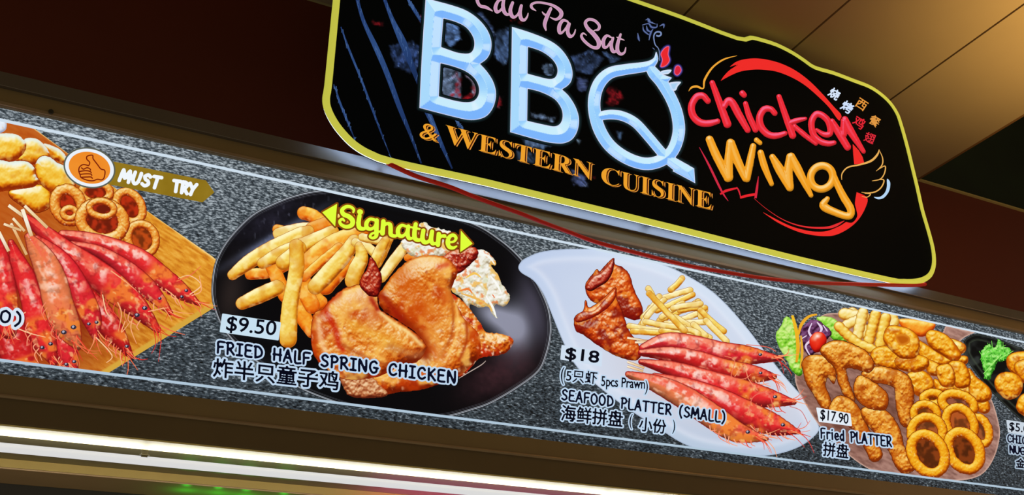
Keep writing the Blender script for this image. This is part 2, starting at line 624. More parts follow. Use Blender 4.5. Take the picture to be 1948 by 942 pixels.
XL, XR = -1.2, 4.6
CEIL = 1.5 + 2.3935
M_BEAM = mat('bronze_painted_aluminium', (0.235, 0.17, 0.082), 0.45, 0.0, 0.06, 6)
M_BEAM_D = mat('shaded_bronze_aluminium', (0.135, 0.095, 0.045), 0.5, 0.0, 0.06, 6)  # same bronze as the beam, darkened for the unlit lower face
M_CAP = mat('satin_aluminium_cap', (0.21, 0.195, 0.20), 0.5, 0.75, 0.05, 6)
M_LIP = mat('worn_aluminium_edge', (0.34, 0.25, 0.17), 0.4, 0.2, 0.1, 8)
M_WALL = mat('maroon_paint', (0.125, 0.015, 0.002), 0.6, 0.0, 0.05, 3)
M_CEIL = mat('tan_ceiling_board', (0.36, 0.25, 0.12), 0.7, 0.0, 0.04, 2.5)
M_SEAM = mat('brown_seam', (0.16, 0.07, 0.015), 0.7)
M_TRIM = mat('cream_trim', (0.46, 0.36, 0.13), 0.5)
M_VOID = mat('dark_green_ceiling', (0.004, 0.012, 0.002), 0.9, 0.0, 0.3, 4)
M_SOFFIT = mat('olive_soffit_paint', (0.25, 0.22, 0.13), 0.5)
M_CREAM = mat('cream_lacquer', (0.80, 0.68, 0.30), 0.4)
M_OCHRE = mat('ochre_lacquer', (0.62, 0.44, 0.13), 0.45)
M_GLOSS = mat('glossy_brown_soffit', (0.62, 0.42, 0.24), 0.25, 0.0, 0.08, 5)
ZS_ = 1.5 + 0.602
M_DARK = mat('dark_interior', (0.03, 0.025, 0.02), 0.8)


def structure(name, vf, m, parent=None):
    o = link_mesh(name, vf[0], vf[1], m, parent)
    if parent is None: o['kind'] = 'structure'
    return o


YB = -0.015                                     # front of the aluminium beams
zt = [zz(y, YB) for y in (133, 162, 193, 200)]
# upper beam: a sloped cap, the flat face, a lip that folds under
structure('trim_1', sweep_profile([(0.02, zt[0]), (YB - 0.002, zt[1] + 0.0006), (YB, zt[1]), (YB, zt[2]), (YB + 0.001, zt[3]), (YB + 0.012, zt[3]), (YB + 0.012, zt[2] + 0.01), (0.1, zt[2] + 0.01), (0.1, zt[0])], XL, XR), M_BEAM)
structure('trim_2', sweep_profile([(YB - 0.003, zt[2]), (YB - 0.003, zt[3] + 0.002), (YB + 0.006, zt[3]), (YB + 0.011, zt[3] + 0.001), (YB + 0.011, zt[2])], XL, XR), M_LIP)
zcap = [zz(134, YB - 0.004), zz(161.5, YB - 0.013)]
structure('trim_3', sweep_profile([(YB + 0.002, zcap[0]), (YB - 0.004, zcap[0] - 0.002), (YB - 0.013, zcap[1] + 0.001), (YB - 0.0125, zcap[1]), (YB + 0.0005, zcap[1])], XL, XR), M_CAP)
# lower beam: face, thin ridge, set-back face with its shade put into the colour
zb = [zz(y, YB) for y in (711, 750, 757, 805)]
YU = 0.075
structure('trim_4', sweep_profile([(YB, zb[0]), (YB, zb[1]), (0.06, zb[1]), (0.06, zb[0])], XL, XR), M_BEAM)
structure('trim_5', sweep_profile([(YB - 0.005, zb[1] - 0.0005), (YB - 0.006, zb[1] - 0.004), (YB - 0.004, zb[2]), (0.05, zb[2]), (0.05, zb[1] - 0.0005)], XL, XR), M_LIP)
structure('trim_6', sweep_profile([(YB + 0.001, zb[2]), (YB + 0.001, zb[3] + 0.003), (YB + 0.004, zb[3]), (0.05, zb[3]), (0.05, zb[2])], XL, XR), M_BEAM_D)
# underside of the beam (catches the tube's light)
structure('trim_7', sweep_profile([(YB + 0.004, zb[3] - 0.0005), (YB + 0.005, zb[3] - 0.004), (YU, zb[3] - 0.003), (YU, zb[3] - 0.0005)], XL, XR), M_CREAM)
M_RETURN = mat('dark_olive_return', (0.10, 0.09, 0.05), 0.6)
structure('trim_13', box(XL, XR, YU - 0.004, YU, zb[3] - 0.0002, ZS_ - 0.0005), M_RETURN)
# soffit behind it, inner beam with its glossy underside, dark interior
ZS = 1.5 + 0.602
structure('ceiling_stall', box(XL, XR, YU, 0.42, ZS, ZS + 0.03), M_SOFFIT)
zi = 1.5 + 0.581
structure('trim_8', box(XL, XR, 0.40, 0.412, zi, ZS - 0.0005), M_OCHRE)
structure('trim_9', box(XL, XR, 0.4005, 0.57, zi - 0.004, zi - 0.0005), M_GLOSS)
structure('wall_inside', box(XL, XR, 0.575, 0.60, 0.8, 2.2), M_DARK)

# maroon wall above the beam, cream cornice strip, ceiling boards
YW = 0.50
structure('wall_front', box(XL, 6.5, YW, YW + 0.05, zt[0] - 0.09, CEIL + 0.004), M_WALL)
ztr = zz(346, YW, 1750), zz(331, YW - 0.012, 1744)
structure('trim_10', sweep_profile([(YW - 0.012, ztr[0] + 0.002), (YW - 0.012, CEIL + 0.01), (YW - 0.0005, CEIL + 0.01), (YW - 0.0005, ztr[0])], XL, 6.5), M_TRIM)
seams = [-0.01, 0.6, 1.2, 1.807, 2.32, 2.935, 3.565]
XE = 3.565
for i in range(len(seams)):
    a = seams[i - 1] if i else XL
    structure('ceiling' if i == 0 else 'ceiling_board', box(a + 0.005, seams[i] - 0.005, -3.4, YW - 0.013, CEIL, CEIL + 0.02), M_CEIL)
structure('trim_11', box(XL, XE - 0.012, -3.4, YW - 0.013, CEIL + 0.0205, CEIL + 0.03), M_SEAM)
# edge of the ceiling: a step up to a dark green upper ceiling
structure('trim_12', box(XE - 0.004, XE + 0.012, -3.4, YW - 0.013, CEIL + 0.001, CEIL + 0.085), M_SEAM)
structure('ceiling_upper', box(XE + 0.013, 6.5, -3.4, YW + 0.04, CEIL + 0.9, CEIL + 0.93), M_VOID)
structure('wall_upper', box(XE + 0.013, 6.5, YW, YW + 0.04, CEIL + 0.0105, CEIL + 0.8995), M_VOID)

# ------------------------------------------------------------------ the light-box sign
SD = 0.055
YS = YB - 0.001 - SD                             # front face of the sign
S1 = C(780, 0, 3.1412); S2 = C(1100, 0, 2.6154); S3 = C(1290, 80, 3.925); S4 = C(1320, 230, 4.095)
S5 = C(880, 0, 5.7294); S6 = C(780, 210, 6.28); S7 = C(1060, 290, 6.0875)
SB = (float(P(1200, 420, YS)[0]), YB - 0.001, float(P(1200, 420, YS)[2]))
sign = empty('shop_sign', SB)
tag(sign, 'big black shop sign with rounded yellow edge and large blue letters above the menu board', 'sign')

x_left = 634 - 0.0984 * -400
outline = np.array([(637.2, -30), (634, 0), (626.5, 75), (618, 160), (614.2, 184), (616.2, 203), (625.5, 224.5), (640.7, 247.5), (663.7, 272.5), (687, 289.5), (709.5, 300.5), (727, 307.3), (778, 320.2), (900, 346.2),
    (1000, 369.8), (1280, 437.4), (1520, 497.5), (1691.5, 536.5), (1722, 540.5), (1745, 540), (1762, 535.5), (1774, 526), (1780, 510), (1780.7, 492), (1777.6, 470), (1770, 441), (1758, 400), (1749, 360), (1737.6, 313), (1728, 274.6), (1716.5, 234.5),
    (1709, 215), (1695, 194), (1676, 176), (1653, 161), (1622, 149), (1584, 134.6), (1549.5, 124.5), (1530, 111.5), (1507, 96.5), (1476, 81), (1443, 70.6), (1426, 67.3), (1401, 68.3), (1295, 28), (1215, 0), (1128, -31)])
# the rest of the box lies above the picture: continue it in the sign's own plane
op = P(outline[:, 0], outline[:, 1], YS)
lft = op[0]; rgt = op[-1]
ztop = rgt[2] - 0.01
xl = op[1][0]
extra = [(x, YS, z) for x, z in ((rgt[0] - 0.25, ztop + 0.015), (xl + 0.42, ztop + 0.02), (xl + 0.2, ztop + 0.0), (xl + 0.07, ztop - 0.09), (xl + 0.012, ztop - 0.21))]
loop = np.array([tuple(p) for p in op] + extra)
l2 = smooth(loop[:, [0, 2]], True, 3)
# drop duplicates
keep = [0]
for i in range(1, len(l2)):
    if np.hypot(*(l2[i] - l2[keep[-1]])) > 1e-4: keep.append(i)
l2 = l2[keep]
nl = len(l2)


def offset_loop(l, d):
    t = np.roll(l, -1, 0) - np.roll(l, 1, 0)
    t /= np.hypot(t[:, 0], t[:, 1])[:, None]
    return l + np.column_stack([-t[:, 1], t[:, 0]]) * d


area = 0.5 * np.sum(l2[:, 0] * np.roll(l2[:, 1], -1) - np.roll(l2[:, 0], -1) * l2[:, 1])
IN = 1 if area > 0 else -1                         # inward normal sign
M_SIDE = mat('white_lacquered_side', (0.78, 0.81, 0.90), 0.3, 0.35)
M_YEL = mat('lit_yellow_acrylic', (0.62, 0.60, 0.06), 0.35, 0.0, emit=tuple(srgb((196, 199, 76))), strength=0.8)
M_EDGE = mat('silver_edge', (0.7, 0.75, 0.85), 0.3, 0.3)


def shell(name, rings, m, parent, cap=None):
    v = [(p[0], y, p[1]) for l, y in rings for p in l]
    f = []
    for r in range(len(rings) - 1):
        for i in range(nl):
            j = (i + 1) % nl
            f.append((r * nl + i, r * nl + j, (r + 1) * nl + j, (r + 1) * nl + i))
    if cap == 'back': f.append(tuple(range((len(rings) - 1) * nl, len(rings) * nl)))
    return link_mesh(name, v, f, m, parent, SB, smooth=False)


M_LIT = mat('lit_white_edge', (0.8, 0.85, 0.95), 0.4, emit=(0.74, 0.86, 1.0), strength=1.6)
M_TRAY = mat('black_backing_tray', (0.01, 0.01, 0.012), 0.5)
l_in = offset_loop(l2, 0.003 * IN)
side = shell('sign_side', [(l_in, YS + 0.004), (l_in, YS + 0.013)], M_TRAY, sign)
# the lower edge is a lit acrylic strip, the rest of the side is black
side.data.materials.append(M_LIT)
tn = np.roll(l_in, -1, 0) - l_in
dn = tn[:, 0] * IN / np.maximum(np.hypot(tn[:, 0], tn[:, 1]), 1e-9)       # 1 where the edge faces straight down
for i, pl_ in enumerate(side.data.polygons): pl_.material_index = 1 if dn[i] > .30 and l_in[i][1] < SB[2] + .2 else 0
l_bk = offset_loop(l2, 0.006 * IN)
shell('backing_tray', [(l_bk, YS + 0.0125), (l_bk, YS + 0.021)], M_TRAY, sign, 'back')
# LED strip along the foot of the tray's back, it washes the beam behind the sign
low = [i for i in range(nl) if dn[i] > .30 and l_in[i][1] < SB[2] + .2]
la, lb = offset_loop(l2, 0.010 * IN), offset_loop(l2, 0.042 * IN)
M_LED = mat('white_led_strip', (0.8, 0.85, 0.95), 0.4, emit=(0.52, 0.72, 1.0), strength=6.0)
lv, lf = [], []
for i in low:
    j = (i + 1) % nl; n0 = len(lv)
    lv += [(la[i][0], YS + .0216, la[i][1]), (la[j][0], YS + .0216, la[j][1]), (lb[j][0], YS + .0216, lb[j][1]), (lb[i][0], YS + .0216, lb[i][1])]
    lf.append((n0, n0 + 1, n0 + 2, n0 + 3))
link_mesh('led_strip', lv, lf, M_LED, sign, SB)
for bx in (0.85, 1.55, 2.25):                      # stand-off brackets between tray and beam
    v, f = box(bx - .012, bx + .012, YS + 0.0222, YB - 0.0045, zcap[0] - .012, zcap[0] + .05)
    link_mesh('bracket', v, f, M_TRAY, sign, SB)
EW = 0.022
rs = []
for k in range(9):                                 # a rounded bead around the face
    a = math.pi * k / 8
    rs.append((offset_loop(l2, (EW / 2 - EW / 2 * math.cos(a)) * IN), YS + 0.006 - 0.012 * math.sin(a)))
edge = shell('yellow_edge', rs, M_YEL, sign)
edge['label'] = 'glowing yellow rounded edge'
for p in edge.data.polygons: p.use_smooth = True

# black printed face: rock texture and grill streaks show faintly behind the letters
fo = offset_loop(l2, EW * 0.8 * IN)


def to_px(p):
    d = (np.asarray(p) - CAM) @ R3
    return np.column_stack([974 + FPX * d[:, 0] / d[:, 2], 471 + FPX * d[:, 1] / d[:, 2]])


face_px = to_px(np.column_stack([fo[:, 0], np.full(nl, YS), fo[:, 1]]))
ROCK = [([(340, 195), (440, 172), (480, 200), (480, 290), (430, 315), (365, 290)], (46, 66, 112)), ([(780, 190), (800, 125), (862, 110), (862, 240), (830, 290), (785, 250)], (60, 82, 120)),
        ([(660, 60), (740, 50), (790, 110), (800, 180), (760, 160)], (46, 60, 92)), ([(1080, 250), (1200, 210), (1265, 250), (1200, 330), (1130, 300)], (48, 64, 98)), ([(1130, 320), (1190, 340), (1200, 400), (1150, 390)], (62, 74, 116)),
        ([(560, 285), (645, 280), (650, 430), (560, 440)], (104, 124, 156)), ([(650, 290), (712, 330), (735, 400), (700, 440), (690, 370)], (120, 110, 130)), ([(568, 85), (640, 92), (648, 170), (600, 205), (566, 180)], (84, 116, 168)),
        ([(990, 275), (1060, 268), (1068, 335), (1010, 345)], (92, 114, 146)), ([(900, 555), (1010, 585), (1065, 610), (1000, 645), (920, 625)], (72, 94, 126)), ([(880, 640), (980, 660), (960, 705), (890, 692)], (46, 62, 84)),
        ([(1110, 715), (1185, 755), (1195, 805), (1130, 795)], (64, 76, 116)), ([(1245, 215), (1335, 250), (1290, 285)], (50, 68, 100)), ([(1118, 575), (1165, 600), (1150, 625)], (92, 112, 132)), ([(1305, 555), (1345, 565), (1330, 615)], (80, 110, 150)),
        ([(935, 475), (1055, 500), (1040, 525), (950, 505)], (92, 112, 142)), ([(470, 60), (495, 70), (490, 130), (472, 120)], (110, 70, 100)), ([(800, 400), (825, 415), (815, 470), (795, 460)], (110, 60, 76))]
REDS = [(868, 165, 9, 30), (884, 188, 24, 9), (905, 168, 7, 20), (1165, 183, 16, 24), (716, 42, 13, 6), (947, 191, 7, 12), (979, 46, 9, 9), (1120, 325, 8, 10)]


def face_shade(c):
    col = np.broadcast_to(np.array([2., 3., 3.]), c.x.shape + (3,))
    rg = random.Random(5)
    for pl, tone in ROCK:
        pl = np.array(pl) / 2.2538 + np.array([590, 0]); an = rg.uniform(0, 3.14); sd_ = rg.randint(1, 99)
        d = poly(pl, False).f(c.x, c.y)[0] + (fbm(c.x, c.y, 8, 3, sd_) - .5) * 9
        u = c.x * math.cos(an) + c.y * math.sin(an); v = -c.x * math.sin(an) + c.y * math.cos(an)
        tex = .30 + .75 * fbm(u * .35, v, 4, 3, sd_ + 1) + .5 * ss(.62, .85, fbm(u * .3, v, 3, 2, sd_ + 2))
        m = (1 - ss(-5, 1, d)) * np.clip(tex - .30 * ss(.45, .7, fbm(c.x, c.y, 14, 2, sd_ + 3)), 0, 1.2)
        col = col + (np.asarray(tone, float) * 1.3 - col) * np.clip(m, 0, 1)[..., None]
        glint = (1 - ss(-7, 1, d)) * ss(.74, .86, fbm(u * .4, v, 3.2, 2, sd_ + 5)) * ss(-12, -2, d)
        col = mixc(col, (150, 172, 206), .75 * glint)
    for (x, y, a, b) in REDS:
        wx = c.x + 14 * (fbm(c.x, c.y, 14, 2, 5) - .5) * 2; wy = c.y + 14 * (fbm(c.x, c.y, 14, 2, 9) - .5) * 2
        r = 1 - ss(0.4, 1.1, np.hypot((wx - x) / a, (wy - y) / b))
        col = mixc(col, (158, 24, 34), r * np.clip(fbm(c.x, c.y, 5, 3, 13) * 1.7 - .3, 0, 1))
    return col


kf = Ink(YS, False)
kf.paint(poly(face_px, False), face_shade, 2.4)
F2 = C(590, 0, 2.943)
for pts, w in (([(172, 150), (215, 270), (280, 430), (340, 590), (400, 750), (455, 890)], [2, 4, 4, 4, 3, 1]),
               ([(262, -8), (300, 120), (370, 270), (430, 410), (500, 600), (560, 750), (622, 915)], [6, 7, 10, 10, 9, 6, 3]),
               ([(415, -8), (460, 110), (520, 240), (570, 370), (615, 480)], [6, 8, 14, 10, 8]),
               ([(655, 620), (690, 700), (740, 820), (795, 945)], [12, 9, 7, 3]),
               ([(137, 480), (165, 570), (205, 670), (252, 785)], [2, 4, 4, 1]),
               ([(545, -8), (580, 50), (640, 150)], [4, 7, 4]), ([(810, 660), (850, 720)], [6, 2])):
    q = F2(pts)
    kf.ribbon(q, w, [(30, 52, 100), (46, 76, 128), (34, 58, 106), (22, 38, 74)], dz=0.0002)
    for j in range(26):
        t = rng.random() * (len(q) - 1); i = int(t); p = q[i] + (q[i + 1] - q[i]) * (t - i)
        kf.ribbon([p + [rng.uniform(-3, 3), -3], p + [rng.uniform(-2, 4), rng.uniform(3, 8)]], [1, 1.6, .6], (66, 96, 146), dz=0.0003)
face = kf.build('face_panel', sign, SB)
face['label'] = 'black printed face with dark rock texture and blue streaks'


# --- the big chiselled letters
def chisel(c):
    gx, gy = c.g
    n = np.maximum(np.hypot(gx, gy), .15); gx = gx / n; gy = gy / n
    v = -gy * .8 - gx * .25
    col = ramp([(-1.05, (118, 176, 250)), (-.5, (128, 184, 252)), (-.1, (150, 205, 252)), (.2, (160, 212, 252)), (.55, (196, 234, 252)), (1.05, (205, 238, 252))], v)
    col = mixc(col, (225, 244, 255), .6 * ss(.78, .98, np.sin(np.arctan2(gy, gx) * 3 + 1.2)) * ss(1, 4, c.e))
    return mixc((214, 214, 244), col, ss(.3, 2.0, c.e))


def glow_shade(c):
    return mixc((26, 48, 52), (6, 10, 12), ss(0, 6, c.d))


def big_letter(shape, name='letter'):
    k = Ink(YS, False)
    k.paint(shape, glow_shade, 1.5, 0.0005, 6)
    k.paint(shape, chisel, 1.0, 0.0009)
    return k.build(name, sign, SB)


B1 = S1([(93, -12), (93, -12), (165, 8), (245, 30), (330, 60), (400, 106), (455, 168), (484, 235), (484, 300), (460, 350), (418, 382), (418, 382), (460, 428), (498, 490), (514, 560), (500, 635), (462, 690), (410, 713), (350, 717), (280, 703), (150, 670), (56, 645), (56, 645), (70, 340)])
B1h = [S1([(199, 110), (199, 110), (270, 130), (330, 160), (368, 205), (384, 250), (378, 295), (352, 319), (290, 316), (230, 297), (186, 281), (186, 281)]),
       S1([(182, 378), (182, 378), (250, 395), (330, 425), (385, 468), (411, 520), (408, 570), (380, 603), (330, 611), (260, 600), (172, 575), (172, 575)])]
B2 = S1([(609, 160), (609, 160), (720, 195), (830, 240), (900, 290), (950, 360), (971, 430), (964, 483), (940, 514), (908, 534), (908, 534), (950, 575), (990, 640), (1010, 710), (1001, 780), (970, 832), (920, 856), (860, 856), (780, 841), (598, 790), (598, 790), (604, 480)])
B2h = [S1([(705, 280), (705, 280), (780, 305), (840, 345), (874, 390), (881, 430), (866, 463), (830, 472), (760, 456), (702, 440), (702, 440)]),
       S1([(703, 530), (703, 530), (780, 550), (860, 590), (900, 640), (912, 690), (900, 735), (865, 755), (800, 745), (700, 722), (700, 722)])]
big_letter(poly(B1, True, B1h))
big_letter(poly(B2, True, B2h))
qb = stroke(S2([(388, 262), (383, 300), (340, 330), (240, 345), (160, 363), (108, 410), (82, 480), (82, 560), (108, 650), (160, 728), (240, 786), (330, 815), (410, 800), (470, 750), (500, 660), (492, 570), (462, 490), (415, 410), (372, 360), (352, 325)]), S2.r([3, 14, 24, 27, 29, 31, 31, 31, 31, 31, 31, 31, 31, 31, 31, 30, 29, 30, 28, 16]))
qt = stroke(S2([(108, 578), (160, 570), (220, 578), (285, 612), (350, 682), (430, 775), (490, 822), (530, 845)]), S2.r([22, 24, 24, 24, 24, 25, 29, 30]))
qe = poly(S2([(505, 797), (577, 838), (582, 912), (470, 852)]), False)
qh = stroke(S2([(395, 385), (425, 395), (462, 388)]), S2.r([22, 22, 3]))
big_letter(union(qb, qt, qe, qh))

# flame petals and smoke over the round letter
for pts, col in (([(452, 232), (430, 238), (410, 268), (418, 298), (410, 333), (438, 326), (455, 300), (448, 270)], (232, 40, 46)), ([(485, 331), (503, 328), (513, 352), (494, 375), (478, 362)], (214, 36, 60))):
    k = Ink(YS, False); sh = poly(S2(pts))
    k.paint(sh, lambda c: mixc((90, 80, 170), (6, 6, 30), ss(0, 4, c.d)), 1.2, .0005, 4)
    k.paint(sh, lambda c, col=col: mixc((250, 120, 150), col, ss(.2, 1.6, c.e)), .9, .0009)
    k.build('flame', sign, SB)['label'] = 'small red flame'
for pts in ([(400, 371), (418, 352), (463, 347), (450, 367), (425, 371)], [(455, 411), (510, 407), (495, 430), (485, 450), (462, 449), (455, 430)]):
    k = Ink(YS, False); sh = poly(S2(pts))
    k.paint(sh, glow_shade, 1.4, .0005, 4)
    k.paint(sh, lambda c: mixc((215, 225, 245), (168, 208, 240), ss(1, 5, c.e)), .9, .0009)
    k.build('leaf_flame', sign, SB)['label'] = 'small pale blue flame'
k = Ink(YS, False)
k.ribbon(S2([(406, 302), (404, 262), (398, 240), (382, 220), (376, 180), (388, 160), (408, 160), (412, 172), (400, 180), (388, 176)]), [1.5, 1.5, 2.2, 3, 3, 3], (120, 140, 185), dz=.0006)
for pts in ([(318, 125), (350, 118), (365, 135), (390, 135), (392, 118)], [(335, 100), (350, 95), (360, 110), (385, 120)], [(340, 128), (345, 150), (365, 160)], [(322, 130), (325, 150), (340, 165), (355, 175)], [(372, 145), (360, 165), (352, 200)], [(296, 165), (300, 190), (305, 205)], [(346, 90), (352, 108), (372, 112)], [(405, 130), (425, 122), (425, 140)], [(370, 238), (380, 246)]):
    k.ribbon(S2(pts), [1.2, 2.6, 1.2], (96, 112, 158), dz=.0006)
    k.ribbon(S2(pts), [.6, 5, .6], (38, 52, 96), dz=.0004)
k.build('smoke_curl', sign, SB)

# --- script words on top
PINK = (196, 146, 182)
def word(shapes, name='lettering'):
    k = Ink(YS, False)
    for sh in shapes: k.paint(sh, lambda c: mixc((214, 176, 190), PINK, ss(.3, 1.5, c.e)), .8, .0005)
    return k.build(name, sign, SB)
r5 = S5.r
word([union(stroke(S5([(215, -160), (165, -60), (160, 5), (190, 62), (260, 82), (325, 120)]), r5([14, 16, 18, 16, 17, 5])),
      stroke(S5([(430, -10), (385, 15), (358, 80), (372, 128), (410, 115), (445, 60)]), r5([12, 16, 20, 18, 12, 8])), stroke(S5([(452, -15), (440, 60), (455, 130), (490, 160), (520, 135)]), r5([15, 19, 20, 14, 7])),
      stroke(S5([(545, 30), (520, 110), (538, 175), (570, 185), (605, 150), (635, 75)]), r5([16, 20, 20, 14, 10, 8])), stroke(S5([(640, 62), (625, 140), (640, 205), (675, 218), (705, 180), (714, 145)]), r5([16, 20, 20, 14, 9, 5])))])
word([union(stroke(S5([(800, 118), (755, 85), (752, 50), (800, 28), (880, 32), (990, 62), (1070, 125), (1068, 180), (1015, 212), (955, 188)]), r5([4, 14, 14, 12, 12, 15, 21, 20, 13, 4])), stroke(S5([(960, 95), (925, 170), (895, 260), (908, 328)]), r5([17, 20, 20, 8])), stroke(S5([(868, 130), (890, 155), (925, 170)]), r5([5, 10, 12])),
      stroke(S5([(1145, 235), (1095, 222), (1055, 280), (1055, 350), (1085, 355), (1130, 300), (1155, 250)]), r5([10, 16, 20, 19, 12, 10, 10])), stroke(S5([(1165, 260), (1145, 340), (1165, 392), (1195, 392), (1220, 360), (1230, 322)]), r5([14, 19, 20, 13, 9, 5])))])
word([union(stroke(S5([(1432, 332), (1480, 320), (1488, 275), (1440, 225), (1375, 212), (1338, 250), (1365, 310), (1430, 375), (1482, 450), (1475, 515), (1410, 512), (1330, 450), (1295, 395), (1315, 362), (1350, 385)]), r5([4, 14, 15, 15, 15, 17, 20, 24, 24, 20, 16, 16, 14, 9, 4])),
      stroke(S5([(1615, 405), (1570, 390), (1535, 440), (1540, 510), (1575, 510), (1610, 455)]), r5([9, 15, 20, 18, 12, 9])), stroke(S5([(1640, 415), (1620, 490), (1635, 555), (1668, 560), (1695, 520)]), r5([13, 18, 19, 13, 8])),
      stroke(S5([(1722, 375), (1690, 480), (1690, 555), (1725, 590), (1765, 570), (1778, 520)]), r5([12, 19, 20, 16, 11, 6])), stroke(S5([(1680, 405), (1715, 420), (1762, 438)]), r5([4, 9, 4])))])

# --- serif line with its double edge
def serif(body, bl, br, tl):
    sh = type_text(body, bl, br, tl)
    k = Ink(YS, False)
    for dx, dy, col, z in ((4.0, 2.3, (226, 150, 62), .0003), (2.2, 1.3, (70, 20, 4), .0005), (0, 0, (236, 160, 44), .0007)):
        q = Shape(); q.bb = (sh.bb[0] + dx, sh.bb[1] + dy, sh.bb[2] + dx, sh.bb[3] + dy); q.pad = 0
        q.f = lambda x, y, dx=dx, dy=dy: sh.f(x - dx, y - dy)
        k.paint(q, lambda c, col=col: col, .7, z, -.4)
    k.build('lettering', sign, SB)
serif('\u0026', (797, 263), (832, 271), (800.5, 232))
serif('\U0001D416', (846, 272), (908, 288.5), (847.5, 237))
serif('\U0001D404\U0001D412\U0001D413\U0001D404\U0001D411\U0001D40D', (909.5, 287), (1126, 343), (911.5, 253.5))
serif('\U0001D402', (1143, 349), (1178.5, 357), (1144.3, 316))
serif('\U0001D414\U0001D408\U0001D412\U0001D408\U0001D40D\U0001D404', (1181, 359), (1353.5, 400), (1181.8, 325))

# --- brushed words
def brushed(shapes, base, hi):
    def sd(c):
        dif, sp, t = form(c, 6.5)
        col = ramp([(-.2, [v * .74 for v in base]), (.3, base), (.9, base), (1.0, mixc(base, hi, np.array(.35)))], dif)
        return mixc(col, hi, .75 * ss(.86, .96, sp) * ss(.5, 2, c.e))
    for sh in shapes:
        k = Ink(YS, False)
        k.paint(sh, lambda c: (3, 2, 2), 1.3, .0006, 1.6)
        k.paint(sh, sd, .9, .0010)
        k.build('letter', sign, SB)
def bs(F, pts, r): return stroke(F(pts), F.r(r), wob=.25, wscale=4)
RED, PK = (233, 42, 54), (250, 120, 165)
brushed([bs(S3, [(222, 440), (185, 402), (135, 412), (100, 480), (112, 550), (160, 598), (225, 608), (295, 592)], [22, 24, 26, 26, 27, 27, 25, 20]),
         union(bs(S3, [(255, 305), (290, 400), (330, 510), (368, 612)], [20, 24, 27, 30]), bs(S3, [(345, 480), (372, 440), (405, 455), (455, 545), (520, 658)], [22, 26, 28, 28, 22])),
         union(bs(S3, [(503, 460), (530, 550), (578, 655)], [18, 22, 22]), bs(S3, [(480, 383), (492, 396)], [23, 21])),
         bs(S3, [(722, 532), (690, 500), (640, 505), (608, 565), (620, 635), (670, 688), (730, 700), (798, 682)], [20, 22, 25, 26, 27, 26, 24, 18]),
         union(bs(S3, [(753, 408), (795, 530), (855, 698)], [19, 23, 26]), bs(S3, [(840, 602), (890, 585), (950, 572)], [20, 20, 13]), bs(S3, [(870, 630), (940, 690), (1028, 758)], [18, 20, 16])),
         bs(S3, [(1035, 655), (1090, 690), (1135, 680), (1125, 600), (1080, 550), (1030, 540), (996, 600), (1010, 690), (1060, 740), (1120, 758), (1165, 752)], [12, 20, 22, 24, 24, 24, 24, 24, 24, 22, 17]),
         union(bs(S3, [(1150, 592), (1195, 670), (1265, 785)], [20, 28, 26]), bs(S3, [(1235, 690), (1238, 590)], [26, 24]), bs(S3, [(1245, 580), (1290, 670), (1385, 818)], [26, 29, 16]))], RED, PK)
GOLD, CRM = (240, 158, 34), (252, 226, 168)
brushed([union(bs(S4, [(122, 145), (175, 270), (265, 445)], [30, 33, 32]), bs(S4, [(272, 440), (270, 320), (284, 170)], [34, 34, 30]), bs(S4, [(290, 172), (335, 300), (402, 448)], [30, 34, 28]), bs(S4, [(412, 450), (435, 330), (462, 198)], [28, 30, 24])),
         union(bs(S4, [(520, 248), (548, 350), (605, 492)], [24, 27, 18]), bs(S4, [(488, 150), (516, 172)], [20, 17])),
         union(bs(S4, [(612, 282), (672, 385), (748, 520)], [24, 36, 30]), bs(S4, [(745, 510), (735, 400), (748, 280)], [33, 34, 28]), bs(S4, [(758, 278), (815, 390), (912, 580)], [30, 34, 18])),
         union(stroke(S4(ellipse(996, 440, 86, 92, 25)), S4.r(29), True), bs(S4, [(1080, 400), (1110, 480), (1165, 590), (1222, 690), (1205, 742), (1100, 712), (1010, 662), (1040, 606)], [22, 26, 29, 30, 28, 29, 32, 18]))], GOLD, CRM)

# --- red ring, gold arc, wing and roof marks
def flat_mark(name, shapes=(), ribbons=(), col=(238, 44, 40), z=.0003):
    k = Ink(YS, False)
    for sh in shapes: k.paint(sh, lambda c: col, 1.1, z)
    for F, pts, w, cc in ribbons: k.ribbon(F(pts), F.r(w), cc, dz=z)
    return k.build(name, sign, SB)
flat_mark('red_ring', [poly(S3([(385, 186), (385, 186), (430, 150), (490, 130), (580, 122), (680, 135), (780, 165), (880, 215), (980, 290), (1080, 390), (1160, 480), (1218, 545), (1200, 585), (1130, 492), (1050, 411), (950, 325), (850, 265), (740, 222), (640, 207), (560, 206), (470, 219), (400, 246), (318, 290), (318, 290), (345, 250), (395, 202), (470, 162), (440, 168)])),
    poly(S3([(1303, 760), (1350, 810), (1378, 860), (1392, 912), (1315, 912), (1308, 840)]), False),
    poly(S4([(1268, 555), (1268, 555), (1350, 600), (1335, 680), (1280, 772), (1200, 842), (1100, 890), (1000, 898), (880, 882), (780, 852), (650, 790), (528, 706), (528, 706), (640, 766), (760, 822), (880, 855), (960, 864), (1040, 858), (1130, 822), (1185, 788), (1185, 788), (1235, 792), (1272, 745), (1265, 690), (1255, 640)]))],
    [(S4, [(468, 604), (560, 682), (680, 762), (800, 811), (920, 832), (1040, 832), (1110, 812), (1172, 778)], [2, 3, 5, 9, 13, 18, 20, 4], (226, 44, 48))])
